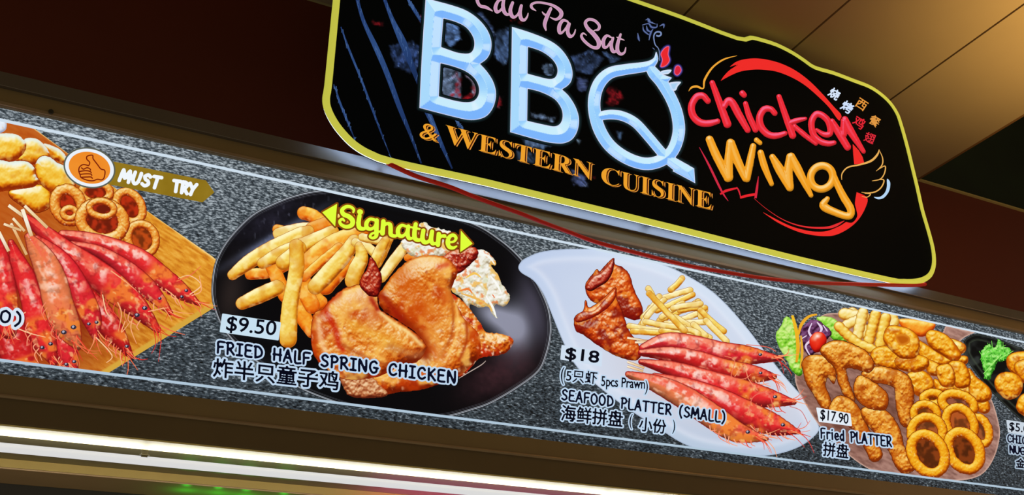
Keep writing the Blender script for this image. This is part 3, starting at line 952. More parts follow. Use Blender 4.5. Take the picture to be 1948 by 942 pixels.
flat_mark('roof_mark', [], [(S4, p, w, c) for p, w, c in (([(42, 205), (120, 350), (215, 545), (268, 625)], [3, 16, 15, 3], (205, 40, 66)), ([(205, 572), (250, 545), (335, 524)], [12, 20, 12], (224, 34, 46)), ([(333, 516), (350, 545), (365, 595)], [6, 12, 6], (214, 36, 54)), ([(360, 598), (420, 582), (482, 572)], [18, 20, 18], (232, 36, 44)), ([(480, 602), (492, 520), (503, 432)], [18, 18, 3], (210, 38, 62)))])
flat_mark('gold_arc', [], [(S3, [(78, 368), (100, 340), (140, 332), (188, 346), (198, 282), (255, 192), (340, 130), (440, 102)], [2, 14, 17, 10, 16, 14, 12, 2], (236, 164, 54))], z=.0004)
WG = (232, 174, 88)
flat_mark('wing_mark', [], [(S4, p, w, WG) for p, w in (([(1152, 460), (1155, 410), (1200, 362), (1290, 342), (1380, 312), (1430, 262), (1443, 222)], [4, 9, 11, 12, 17, 15, 3]), ([(1442, 224), (1470, 290), (1465, 345), (1420, 392)], [3, 8, 9, 3]), ([(1420, 390), (1488, 352), (1484, 410), (1450, 455), (1388, 468)], [3, 9, 9, 8, 3]), ([(1388, 468), (1476, 458), (1465, 510), (1420, 550), (1360, 562), (1305, 556)], [3, 9, 10, 10, 9, 3]), ([(1308, 588), (1350, 594), (1376, 570), (1330, 566)], [3, 7, 7, 3]))], z=.0005)
flat_mark('blue_crescent', [poly(S4([(1504, 455), (1520, 462), (1530, 490), (1520, 548), (1482, 598), (1435, 611), (1398, 592), (1398, 592), (1448, 592), (1486, 562), (1503, 515)]))], [], (178, 212, 245), .0004)
for ch, (x, y), sz, col in (('烧', (1167, 387), 78, (214, 230, 252)), ('烤', (1263, 486), 84, (205, 224, 252)), ('西', (1370, 466), 78, (230, 150, 60)), ('餐', (1468, 590), 78, (222, 150, 66)), ('鸡', (1352, 600), 86, (228, 36, 52)), ('翅', (1432, 716), 78, (216, 40, 56))):
    q = S3([(x, y)])[0]
    lettering('lettering', sign, SB, YS - .0008, turned(ch, q[0], q[1], sz / 3.925, 33 if ch not in '翅' else 22, .95), col, None, 0, .55 if ch in '烧烤' else .25, .55, False)

# ------------------------------------------------------------------ the backlit menu board
MB = (1.4, 0.03, 1.5 + 0.72)
menu = empty('menu_board', MB)
tag(menu, 'long backlit menu board with dish pictures on dark granite print between the two beams', 'menu board')


def granite_material():
    m = bpy.data.materials.new('backlit_granite_print')
    m.use_nodes = True
    nt = m.node_tree; N = nt.nodes.new; L = nt.links.new
    b = nt.nodes['Principled BSDF']
    tc = N('ShaderNodeTexCoord')
    mp = N('ShaderNodeMapping'); mp.inputs['Rotation'].default_value = (0, math.radians(12), 0); mp.inputs['Scale'].default_value = (0.55, 1, 1.25)
    L(tc.outputs['Object'], mp.inputs[0])
    n1 = N('ShaderNodeTexNoise'); n1.inputs['Scale'].default_value = 175; n1.inputs['Detail'].default_value = 3; n1.inputs['Roughness'].default_value = .7
    L(mp.outputs[0], n1.inputs['Vector'])
    n2 = N('ShaderNodeTexNoise'); n2.inputs['Scale'].default_value = 6; n2.inputs['Detail'].default_value = 2
    L(tc.outputs['Object'], n2.inputs['Vector'])
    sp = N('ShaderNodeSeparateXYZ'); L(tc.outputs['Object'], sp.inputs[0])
    # uneven backlight put into the print colour: pale top left, almost black foot
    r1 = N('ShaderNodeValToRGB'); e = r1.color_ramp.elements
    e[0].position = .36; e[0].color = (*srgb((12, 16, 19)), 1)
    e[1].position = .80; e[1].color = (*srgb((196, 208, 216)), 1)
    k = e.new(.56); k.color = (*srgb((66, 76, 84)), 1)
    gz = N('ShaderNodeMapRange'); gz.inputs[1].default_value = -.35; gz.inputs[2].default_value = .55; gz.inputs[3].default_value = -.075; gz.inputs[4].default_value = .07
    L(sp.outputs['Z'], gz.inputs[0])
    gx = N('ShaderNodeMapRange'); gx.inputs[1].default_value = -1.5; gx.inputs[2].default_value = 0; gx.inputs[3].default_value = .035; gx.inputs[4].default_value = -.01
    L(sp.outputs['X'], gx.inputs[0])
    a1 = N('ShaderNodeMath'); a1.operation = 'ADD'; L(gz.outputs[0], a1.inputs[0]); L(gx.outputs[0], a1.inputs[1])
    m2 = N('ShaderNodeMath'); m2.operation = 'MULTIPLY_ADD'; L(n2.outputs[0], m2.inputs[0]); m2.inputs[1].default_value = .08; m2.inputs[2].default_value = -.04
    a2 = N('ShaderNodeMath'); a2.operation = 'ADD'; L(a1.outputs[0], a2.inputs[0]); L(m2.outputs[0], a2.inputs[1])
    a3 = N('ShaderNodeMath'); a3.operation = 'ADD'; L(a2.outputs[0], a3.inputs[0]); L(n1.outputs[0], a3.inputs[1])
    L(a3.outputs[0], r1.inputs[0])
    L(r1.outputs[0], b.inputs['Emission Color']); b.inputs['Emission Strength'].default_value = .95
    b.inputs['Base Color'].default_value = (.02, .02, .02, 1); b.inputs['Roughness'].default_value = .6; b.inputs['Specular IOR Level'].default_value = .05
    return m


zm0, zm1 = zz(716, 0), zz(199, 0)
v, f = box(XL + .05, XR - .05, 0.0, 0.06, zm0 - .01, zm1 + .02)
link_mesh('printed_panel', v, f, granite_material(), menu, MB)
k = Ink(-.0078, False)
xs = np.linspace(-30, 1990, 60)
k.ribbon(np.column_stack([xs, 228.0 + .2172 * xs]), [6.0, 3.2], (206, 222, 236), sm=False)
k.build('border_line', menu, MB)
k = Ink(-.0078, False)
k.ribbon(np.column_stack([xs, 685.2 + .1268 * xs]), [5.6, 3.6], (176, 198, 216), sm=False)
k.build('border_line', menu, MB)

LY = 0.00010


class Dish:
    """one printed dish: the plate or board is the part, each food item on it a sub-part"""
    n = 0
    def __init__(s, name, shape, shade, label, res=2.2, grow=0, extra=None):
        s.i = 10
        Dish.n += 1
        s.part = one(name, menu, MB, -.0003 - LY * Dish.n, shape, shade, res, grow, True, extra)
        s.part['label'] = label
    def Y(s):
        s.i += 1
        return -.0004 - LY * s.i
    def item(s, name, shape, shade, res=1.6, rim=None, rw=1.2, extra=None, label=None):
        k = Ink(s.Y())
        if rim is not None: k.paint(shape, lambda c: rim, res, 0, rw)
        k.paint(shape, shade, res, LY * .5)
        if extra: extra(k)
        o = k.build(name, s.part, MB)
        if label: o['label'] = label
        return o
    def lines(s, name, ribs):
        Y = s.Y()
        for pts, w, col in ribs:
            k = Ink(Y); k.ribbon(pts, w, col); k.build(name, s.part, MB)
    def stick(s, a, b, w, col):
        k = Ink(s.Y()); m = [a, (a + b) / 2, b]
        k.ribbon(m, w + 1.2, (150, 84, 44)); k.ribbon(m, w, [(250, 236, 206), col, (222, 180, 128)], dz=LY * .5)
        k.build('skewer_stick', s.part, MB)


def prawn(dish, F, pts, radii, seed, pal=0, legs=True, eyes=True, res=1.5, lside=1, name='prawn', pale=.8):
    q = F(pts); r = F.r(radii) * 1.1; rg = random.Random(seed)
    sh = stroke(q, r, wob=.5, wscale=7, seed=seed)
    plen = np.sum(np.hypot(*np.diff(q, axis=0).T))
    base = [(230, 42, 46), (222, 40, 50), (204, 32, 34), (238, 126, 78)][pal % 4]
    def sd(c):
        dif, sp, t = form(c, max(r) * .95, [(1.0, 8, seed)])
        col = ramp([(-.3, [v * .45 for v in base]), (.25, [v * .82 for v in base]), (.6, base), (.85, (240, 92, 70)), (1., (252, 170, 140))], dif)
        us = c.s * plen; vt = c.t * max(r)
        n1 = fbm(us * .45, vt * .8, 11, 3, seed + 3); n2 = fbm(us * .7, vt * .7, 7, 3, seed + 8)
        body = 1 - ss(.54, .62, c.s)
        seg = (c.s * 8.5 + .16 * c.t * c.t + .5 * n2) % 1.0
        col = mixc(col, (252, 206, 176) if pal == 3 else (248, 150, 116), .66 * ss(.52, .74, n1 + .16 * (dif - .6) + .06 * np.sin(seg * 6.283)) * body * ss(.05, .2, c.s))
        shine = ss(.72, .97, sp) * body * ss(.1, .3, c.s)
        col = mixc(col, (254, 226, 214), pale * shine * ss(.42, .62, n2))
        line = np.exp(-((seg - .5) / .09) ** 2) * body * ss(.35, .6, n1)
        col = mixc(col, [v * .62 for v in base], .45 * line)
        head = ss(.58, .66, c.s)
        col = mixc(col, (240, 134, 48), .8 * head * ss(.42, .62, fbm(c.x, c.y, 20, 2, seed + 5)) * (1 - ss(.88, 1, c.s)))
        col = mixc(col, (250, 210, 140), .6 * head * ss(.62, .76, n2))
        col = mixc(col, (150, 18, 18), .35 * head * ss(.60, .75, fbm(c.x, c.y, 7, 2, seed + 11)))
        col = mixc(col, (120, 10, 16), .5 * (1 - ss(0, 2.2, c.e)))
        return col + (255 - col) * (.75 * np.clip(sp, 0, 1) ** 60)[..., None]
    def ex(k):
        tip, pre = q[-1], q[-2]
        d = tip - pre; d = d / np.hypot(*d); nn = np.array([-d[1], d[0]])
        sc = max(r)
        if legs:
            for j in range(9):                         # walking legs folded under the head
                t = .60 + .34 * j / 9
                i = t * (len(q) - 1); a = int(i); p = q[a] + (q[min(a + 1, len(q) - 1)] - q[a]) * (i - a)
                o = nn * lside * (np.interp(i, range(len(r)), r) * .8)
                e1 = p + o + nn * lside * sc * rg.uniform(.2, .55) + d * sc * rg.uniform(.1, .5)
                e2 = e1 + d * sc * rg.uniform(.3, .9) + nn * lside * sc * rg.uniform(-.25, .35)
                k.ribbon([p + o, e1, e2], [2.2, 1.8, 1.0], rg.choice([(240, 130, 96), (246, 160, 124), (226, 74, 56)]), dz=LY * .7)
        for j in range(7):                             # feelers and rostrum spines
            a = rg.uniform(-.7, .7)
            p0 = pre + (tip - pre) * rg.uniform(.55, 1.0) + nn * rg.uniform(-.3, .3) * sc
            p1 = p0 + (d + nn * a) * sc * rg.uniform(.6, 1.2)
            p2 = p1 + (d * rg.uniform(.2, 1) + nn * a * 1.6) * sc * rg.uniform(.5, 1.2)
            k.ribbon([p0, p1, p2], [1.8, 1.4, .7], rg.choice([(240, 110, 70), (248, 160, 110), (220, 50, 40)]), dz=LY * .7)
        if eyes:
            for sgn in ((-.35, .38) if eyes == 2 else (-.2,)):
                i = .87 * (len(q) - 1); a = int(i); p = q[a] + (q[min(a + 1, len(q) - 1)] - q[a]) * (i - a) + nn * sgn * sc
                k.disc(p[0], p[1], max(sc * .20, 3), (62, 50, 66), LY * .8, max(sc * .15, 2.3))
                k.disc(p[0] - .8, p[1] - .9, max(sc * .085, 1.3), (176, 172, 190), LY * .9)
                k.disc(p[0] + 1.2, p[1] + .8, max(sc * .06, .9), (20, 14, 20), LY * .9)
    return dish.item(name, sh, sd, res, (140, 16, 18), .8, ex)


def stick(dish, a, b, w, col=(240, 214, 166)):
    a = np.asarray(a, float); b = np.asarray(b, float)
    dish.stick(a, b, w, col)


def ring(dish, cx, cy, rx, ry, ang, r, pal, seed, hole=None, res=1.5, bump=3.0, fr=1.0):
    sh = stroke(ellipse(cx, cy, rx, ry, ang), r, True, 3, wob=r * .13, wscale=5, seed=seed)
    if hole is not None:
        hs = poly(ellipse(cx, cy, max(rx - r * .4, 2), max(ry - r * .4, 2), ang))
    k = Ink(dish.Y())
    if hole is not None: k.paint(hs, lambda c: mixc(hole, [v * .62 for v in hole], ss(.35, .65, fbm(c.x, c.y, 9, 2, seed))), res * 1.4, 0)
    k.paint(sh, lambda c: (120, 36, 6), res, LY * .3, 1.0)
    k.paint(sh, food(pal, r * .95, [(bump, 4.5, seed), (1.2, 2.2, seed + 1)], edge=.35, edgepx=2.5, speck=((252, 236, 190), 3, seed + 4, .74, .55)), res, LY * .6)
    return k.build('onion_ring', dish.part, MB)


# ============ first dish: wooden board with nuggets, onion rings and skewered prawns
A1 = C(0, 200, 3.624); A2 = C(0, 380, 2.771)


def wood(c):
    g = fbm(c.x * .35 + c.y * .25, (c.y - .62 * c.x) * 1.6, 7, 3, 71)
    col = ramp([(.2, (196, 110, 24)), (.5, (224, 150, 42)), (.8, (238, 178, 72))], g)
    col = mixc(col, (176, 72, 22), (1 - ss(70, 260, c.x)) * .75)
    col = mixc(col, (120, 24, 12), .8 * np.exp(-(((c.x - 110) / 130) ** 2 + ((c.y - 590) / 100) ** 2)))
    lead = np.minimum((705 - (c.x - 195) * .62) - c.y, 99)          # front edge of the board
    col = mixc((214, 166, 62), col, ss(-1, 1.5, lead))
    top = (c.y - (241 + (c.x - 62) * .725)) / 1.24
    return mixc((246, 206, 128), col, ss(1.2, 3.2, top))
board = Dish('wooden_board', poly([(-300, 150), (40, 215), (62, 242), (132, 294), (249, 380), (404, 488), (440, 520), (436, 548), (408, 585), (209, 708), (150, 745), (-300, 690)], False), wood, 'light wooden board printed at the left end of the menu')
board.item('dip_cup', poly(A1([(-30, 90), (38, 108), (42, 165), (5, 192), (-30, 200)])), food([(0, (150, 160, 190)), (.5, (214, 224, 240)), (1, (245, 250, 255))], 8, tint=[((225, 170, 120), 10, 3, .5, .7, .6)]))
cheese = poly(A1([(-30, 190), (60, 186), (200, 206), (250, 220), (310, 216), (400, 285), (470, 345), (452, 405), (330, 350), (180, 290), (-30, 240)]))
NG = lambda seed: food(NUG, 19, [(2.6, 18, seed), (1.1, 6, seed + 1)], tint=[((206, 102, 14), 26, seed + 2, .56, .8, .35), ((250, 224, 110), 9, seed + 4, .55, .75, .4)], spec=.35, shin=14, edge=.45, edgepx=4, lo=-.1)
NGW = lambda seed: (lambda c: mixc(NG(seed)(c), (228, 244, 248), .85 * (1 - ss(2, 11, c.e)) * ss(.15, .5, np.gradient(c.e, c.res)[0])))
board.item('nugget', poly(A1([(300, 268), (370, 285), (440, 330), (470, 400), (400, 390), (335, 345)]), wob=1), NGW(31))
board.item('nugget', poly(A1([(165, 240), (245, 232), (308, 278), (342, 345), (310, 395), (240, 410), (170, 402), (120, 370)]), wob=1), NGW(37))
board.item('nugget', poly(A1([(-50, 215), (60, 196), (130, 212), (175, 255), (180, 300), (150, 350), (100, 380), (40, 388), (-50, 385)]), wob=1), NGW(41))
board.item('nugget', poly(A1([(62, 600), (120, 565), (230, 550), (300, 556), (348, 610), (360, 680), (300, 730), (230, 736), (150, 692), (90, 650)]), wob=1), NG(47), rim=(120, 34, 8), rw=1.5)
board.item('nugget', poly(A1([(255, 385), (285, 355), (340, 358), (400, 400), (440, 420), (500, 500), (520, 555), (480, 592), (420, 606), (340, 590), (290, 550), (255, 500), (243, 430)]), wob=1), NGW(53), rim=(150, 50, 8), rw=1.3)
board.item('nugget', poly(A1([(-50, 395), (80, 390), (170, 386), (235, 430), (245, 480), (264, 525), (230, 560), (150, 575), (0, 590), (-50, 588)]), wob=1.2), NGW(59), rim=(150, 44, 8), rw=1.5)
HOLE = (186, 48, 18)
for (cx, cy, rx, ry, an, r, sd_) in ((660, 605, 98, 66, 0, 26, 3), (470, 690, 90, 112, -25, 36, 7), (892, 700, 80, 112, -32, 27, 11), (480, 745, 46, 36, 0, 20, 13)):
    p = A1([(cx, cy)])[0]
    ring(board, p[0], p[1], rx / 3.624, ry / 3.624, an, r / 3.624, RING, sd_, HOLE)
p = A2([(748, 208)])[0]; ring(board, p[0], p[1], 72 / 2.771, 82 / 2.771, -25, 20 / 2.771, RING, 17, (190, 74, 22))
p = A1([(706, 800)])[0]; ring(board, p[0], p[1], 150 / 3.624, 122 / 3.624, 16, 38 / 3.624, RING, 19, (178, 48, 20))
p = A1([(700, 715)])[0]; ring(board, p[0], p[1], 84 / 3.624, 54 / 3.624, 8, 22 / 3.624, RING, 23, (176, 44, 20))

prawn(board, A2, [(40, 640), (75, 760), (110, 860), (130, 960)], [70, 82, 85, 70], 201, 2, False, 0)
prawn(board, A2, [(255, 560), (310, 690), (350, 800), (385, 900)], [45, 55, 52, 25], 203, 1, True, 2)
prawn(board, A2, [(470, 500), (540, 610), (610, 710), (690, 825)], [30, 55, 48, 12], 205, 2, True, 1)
prawn(board, A2, [(330, 185), (470, 212), (620, 258), (740, 318), (850, 405), (950, 480), (1045, 548)], [22, 36, 42, 50, 50, 40, 10], 207, 0, True, 2, lside=1)
prawn(board, A2, [(380, 235), (500, 265), (610, 325), (710, 405), (800, 490), (900, 598)], [15, 27, 36, 46, 42, 10], 209, 1, True, 1)
prawn(board, A2, [(140, 95), (245, 185), (345, 270), (450, 345), (560, 430), (650, 505), (735, 580), (830, 685)], [18, 38, 50, 60, 68, 64, 48, 16], 211, 0, True, 2, lside=1)
prawn(board, A2, [(195, 210), (270, 270), (340, 345), (400, 440), (450, 540), (485, 630), (505, 725)], [20, 36, 48, 52, 52, 46, 16], 213, 1, False, 2)
prawn(board, A2, [(-30, 190), (5, 320), (25, 440), (35, 560), (45, 690)], [28, 42, 52, 54, 40], 215, 0, True, 1)
prawn(board, A2, [(58, 225), (88, 310), (128, 400), (160, 500), (195, 620), (235, 745), (285, 858)], [14, 34, 48, 52, 60, 56, 18], 217, 0, True, 2, lside=1)
prawn(board, A2, [(150, 195), (190, 255), (240, 340), (280, 440), (310, 560), (350, 660), (410, 775)], [18, 42, 62, 70, 72, 66, 18], 219, 3, True, 2)
for a, b, w, cc in (((45, 30), (125, 88), 6, (240, 220, 180)), ((130, 32), (250, 148), 5.5, (236, 204, 150)), ((118, 50), (166, 192), 7, (246, 238, 220)), ((68, 98), (130, 166), 5, (236, 206, 150)), ((58, 125), (140, 290), 5, (226, 160, 90)), ((20, 128), (112, 162), 4.5, (228, 186, 130)), ((-6, 170), (46, 272), 6, (244, 226, 206))):
    stick(board, A2([a])[0], A2([b])[0], w, cc)
fl = []
for pts in ([(620, 540), (640, 600), (625, 690)], [(700, 620), (690, 680), (720, 760)], [(540, 500), (560, 590), (590, 625)], [(505, 725), (590, 820), (560, 860)], [(840, 660), (900, 690), (975, 712)], [(1000, 500), (1060, 450), (1000, 400), (940, 415)], [(930, 430), (1000, 400), (1060, 350)], [(1010, 505), (1060, 480), (1050, 400)], [(870, 470), (930, 520), (960, 580)], [(780, 590), (850, 575), (890, 570)], [(75, 672), (160, 705), (240, 725)], [(585, 375), (660, 430), (720, 480)], [(660, 640), (640, 700), (690, 640)]):
    fl.append((A2(pts), [2.2, 2.0, 1.0], rng.choice([(246, 170, 120), (250, 196, 150), (236, 110, 70)])))
board.lines('feeler', fl)
k = pen_text('0)', (0, 611.5), (37, 618.5), (3, 590), 2.3, .35)
lettering('caption', menu, MB, -.0080, k, (10, 14, 34), (214, 228, 242), 5.5)

# must-try badge
bd = Ink(-.0080)
oc = A1([(617, 432)])[0]
bd.paint(poly(A1([(760, 388), (800, 392), (1420, 520), (1478, 602), (1396, 671), (740, 545)]), False), lambda c: mixc((136, 108, 22), (150, 122, 34), fbm(c.x, c.y, 20, 2, 3)), 2)
bd.paint(poly(ellipse(oc[0], oc[1], 50, 38.5, 14, 40)), lambda c: (92, 96, 84), 1.6, LY)
bd.paint(poly(ellipse(oc[0], oc[1], 47, 35.6, 14, 40)), lambda c: (232, 240, 250), 1.6, LY * 2)
bd.paint(poly(ellipse(oc[0], oc[1], 40, 29.8, 14, 40)), lambda c: mixc((236, 134, 36), (240, 146, 46), fbm(c.x, c.y, 30, 2, 5)), 1.6, LY * 3)
badge = bd.build('badge', menu, MB)
badge['label'] = 'round orange badge with a thumbs-up drawing and olive arrow ribbon'
kk = Ink(-.0086)
for pts in ([(612, 418), (618, 395), (598, 372), (602, 352), (638, 346), (642, 370), (672, 410), (695, 440), (723, 452), (718, 500), (700, 516), (672, 512), (640, 522), (600, 518), (560, 500), (552, 480), (545, 462), (543, 446), (550, 425), (575, 410), (612, 418)],
            [(560, 430), (575, 442), (600, 432), (620, 440), (625, 452)], [(548, 458), (590, 452), (622, 458), (630, 470)], [(553, 478), (592, 474), (626, 476), (634, 488)], [(560, 498), (598, 496), (628, 496), (638, 508)]):
    kk.ribbon(A1(pts), 2.3, (122, 30, 10), n=4)
kk.build('thumb_drawing', badge, MB)
ky = pen_text('MUST', A1([(822, 520)])[0], A1([(1090, 575)])[0], A1([(845, 445)])[0], 3.4, .3)
k2 = pen_text('TRY', A1([(1190, 592)])[0], A1([(1345, 622)])[0], A1([(1200, 518)])[0], 3.4, .22)
for s_ in (ky, k2): lettering('lettering', badge, MB, -.0086, s_, (240, 246, 252), None, 0, 0)

# ============ second dish: black plate with chips, half chicken and slaw
G1 = C(390, 340, 3.14); G2 = C(580, 380, 2.354); G3 = C(390, 560, 3.8196)


def black_plate(c):
    def blob(x, y, a, b, an=0):
        t = math.radians(an); dx = c.x - x; dy = c.y - y
        return np.exp(-(((dx * math.cos(t) + dy * math.sin(t)) / a) ** 2 + ((-dx * math.sin(t) + dy * math.cos(t)) / b) ** 2))
    n = fbm(c.x, c.y, 14, 3, 8)
    col = np.broadcast_to(np.array([10., 9., 11.]), c.x.shape + (3,))
    col = mixc(col, (150, 152, 172), .95 * np.clip(blob(985, 628, 34, 55, 10) + blob(940, 600, 40, 24, 30), 0, 1))
    col = mixc(col, (74, 70, 86), .8 * np.clip(blob(1015, 585, 20, 70, -18), 0, 1))
    col = mixc(col, (66, 38, 44), .85 * np.clip(blob(950, 712, 70, 34, -28) * (.55 + .8 * n), 0, 1))
    col = mixc(col, (122, 134, 172), .8 * np.clip(blob(520, 452, 95, 9, -31) * (.7 + .5 * n), 0, 1))
    col = mixc(col, (40, 38, 52), .8 * np.clip(blob(520, 415, 90, 26, -28) * (.3 + n), 0, 1))
    col = mixc(col, (60, 48, 44), .6 * np.clip(blob(440, 560, 26, 60, 10), 0, 1))
    col = mixc(col, (70, 80, 90), .55 * np.clip(blob(470, 700, 80, 26, 25), 0, 1))
    st = ss(.72, .8, fbm(c.x * 1.4, c.y * .5, 7, 2, 40))
    col = mixc(col, (130, 134, 160), .4 * st * np.clip(blob(540, 420, 90, 26, -28), 0, 1))
    # rim: dark groove between two fine bright lines
    rim = np.exp(-((c.e - 2.4) / 1.3) ** 2); rim2 = np.exp(-((c.e - 7.5) / .9) ** 2)
    dim = .55 + .45 * ss(420, 620, c.x + 1.2 * (560 - c.y))
    col = mixc(col, (190, 198, 208), .95 * rim)
    return mixc(col, (120, 124, 134), .45 * rim2)
plate_o = [(610, 361), (560, 371), (520, 386), (480, 407), (445, 440), (420, 474), (406, 510), (402, 560), (411, 600), (428, 632), (453, 660), (495, 695), (557, 733), (607, 756), (680, 780), (760, 796), (840, 796), (899, 781), (937, 767), (988, 737), (1026, 707), (1041, 675), (1049, 640), (1049, 608), (1043, 580), (1030, 550), (1013, 520), (996, 495), (975, 473), (953, 455), (915, 430), (860, 408), (780, 380), (690, 358)]
plate = Dish('black_plate', poly(plate_o), black_plate, 'shiny black oval plate with chips, fried chicken and slaw', 1.9)


def fry(dish, pts, r, F, pal=FRY, seed=1, rim=(178, 92, 18), name='chip', res=1.7, bump=1.6):
    q = F(pts); rr = F.r(r)
    sh = stroke(q, rr, wob=.6, wscale=8, seed=seed)
    m = float(np.max(rr))
    def sd(c):
        dif, sp, t = form(c, m * .75, [(bump, 10, seed), (.8, 3.5, seed + 1)])
        col = ramp(pal, (dif + .25) / 1.25)
        col = mixc(col, pal[-1][1], .45 * ss(.5, .72, fbm(c.x, c.y, 13, 3, seed + 2)))
        col = mixc(col, pal[1][1], .4 * ss(.52, .75, fbm(c.x, c.y, 20, 2, seed + 6)))
        ends = np.maximum(1 - ss(0, .10, c.s), ss(.92, 1, c.s))
        col = mixc(col, pal[1][1], .35 * ends)
        return col
    return dish.item(name, sh, sd, res, rim, .7)


FR = [([(590, 205), (650, 225), (740, 300)], 38, FRYD), ([(430, 300), (470, 310), (560, 340)], 26, FRYD), ([(440, 330), (560, 300), (700, 290), (760, 250)], 34, PALE), ([(640, 300), (780, 250), (860, 240)], 40, FRYD),
      ([(270, 570), (390, 560), (480, 520)], 32, FRYD), ([(400, 520), (440, 610), (480, 700)], 40, FRYD), ([(560, 740), (590, 830), (640, 915)], [44, 46, 36], FRYD), ([(640, 690), (690, 740)], 40, FRYD), ([(590, 620), (610, 700), (640, 760)], 46, FRYD),
      ([(220, 745), (320, 700), (430, 650)], [36, 46, 44], FRY), ([(165, 575), (260, 500), (400, 415), (560, 335), (620, 310)], [30, 42, 44, 40, 30], FRY), ([(345, 505), (450, 450), (600, 390), (760, 320)], [32, 42, 42, 40], FRY), ([(470, 500), (520, 460), (560, 420)], 45, FRY),
      ([(560, 560), (660, 470), (780, 390), (960, 310)], [50, 62, 62, 46], FRYD), ([(720, 640), (790, 560), (850, 500)], 52, FRYD), ([(590, 590), (700, 490), (800, 410)], 26, FRYD), ([(660, 645), (740, 560), (830, 460), (890, 370)], [46, 50, 46, 36], FRY),
      ([(900, 380), (960, 400), (1010, 440)], 26, PALE), ([(940, 350), (1040, 370), (1100, 360)], 24, PALE), ([(1020, 500), (1060, 430), (1090, 370)], [36, 34, 28], FRY), ([(880, 610), (905, 540), (935, 470), (920, 400)], [44, 46, 38, 22], FRY), ([(545, 400), (548, 520), (525, 660), (505, 780), (496, 960)], [40, 44, 44, 48, 50], FRY)]
for i, (p_, r_, pl) in enumerate(FR): fry(plate, p_, r_, G1, pl, 300 + i * 7)
fry(plate, [(345, 350), (390, 285), (450, 205)], [20, 24, 22], G2, PALE, 471)
fry(plate, [(310, 285), (335, 230), (360, 185)], [22, 24, 20], G2, FRY, 473)
fry(plate, [(460, 260), (540, 230), (640, 240)], [16, 18, 14], G2, FRYD, 475)

SLAW = [(0, (150, 130, 100)), (.35, (206, 196, 170)), (.6, (232, 228, 212)), (1, (252, 253, 250))]
slaw_sd = food(SLAW, 10, [(6, 7, 91), (3, 3.5, 92)], tint=[((238, 178, 74), 12, 93, .56, .68, .8), ((232, 120, 60), 9, 95, .66, .72, .75), ((196, 204, 150), 14, 97, .6, .8, .4)], edge=.3)
plate.item('slaw', poly(G2([(430, 195), (470, 160), (530, 100), (560, 120), (600, 128), (670, 150), (690, 180), (660, 240), (500, 260)]), wob=2, wscale=5), slaw_sd)
plate.item('slaw', poly(G2([(650, 380), (690, 320), (740, 240), (800, 225), (850, 270), (852, 292), (820, 285), (860, 330), (880, 375), (912, 420), (914, 452), (890, 478), (858, 468), (846, 490), (862, 530), (845, 520), (820, 480), (780, 482), (740, 470), (735, 495), (700, 440), (660, 410)]), wob=1.6, wscale=5), slaw_sd,
    extra=lambda k: [k.ribbon(G2(p), [2, 4.5, 1.5], cc, dz=LY * .8) for p, cc in (([(770, 240), (820, 252), (850, 290)], (246, 248, 240)), ([(700, 420), (760, 440), (820, 470)], (236, 182, 90)), ([(810, 430), (840, 480), (858, 530)], (248, 248, 242)), ([(720, 350), (760, 330), (790, 350)], (244, 196, 90)), ([(690, 410), (730, 400), (750, 420)], (236, 130, 60)), ([(830, 340), (860, 380), (880, 420)], (250, 250, 244)), ([(780, 380), (810, 410), (800, 440)], (226, 214, 170)), ([(840, 425), (850, 440)], (232, 110, 50)))])
SK = lambda seed, R=30, gl=(): food(ROAST, R, [(7, 34, seed), (3.4, 10, seed + 1), (2.0, 4, seed + 2), (1.0, 2.2, seed + 12)], lo=-.12, tint=[((190, 56, 8), 40, seed + 3, .48, .70, .75), ((248, 196, 96), 34, seed + 4, .54, .74, .75), ((250, 220, 180), 9, seed + 5, .66, .84, .5), ((150, 34, 8), 14, seed + 6, .68, .86, .5)], spec=.35, shin=26, edge=.5, edgepx=5, glaze=[(G2(p), w, cc, k_) for p, w, cc, k_ in gl])
plate.item('wing_tip', poly(G2([(600, 282), (650, 232), (700, 220), (755, 212), (778, 245), (742, 290), (690, 332), (650, 328)]), wob=1.5), food(DARKRED, 12, [(6, 7, 11), (3, 3, 12)], spec=.6, shin=18))
plate.item('chicken_leg', poly(G2([(640, 425), (690, 440), (740, 490), (780, 545), (810, 592), (860, 598), (915, 612), (934, 635), (915, 672), (880, 694), (820, 702), (780, 712), (745, 752), (690, 792), (600, 700), (600, 500)]), wob=1.6, wscale=5), food(ROAST, 20, [(7, 12, 21), (5, 5, 22)], tint=[((190, 40, 14), 16, 23, .46, .66, .85), ((252, 232, 205), 7, 24, .62, .76, .8), ((120, 20, 6), 10, 25, .66, .8, .6)], spec=.4))
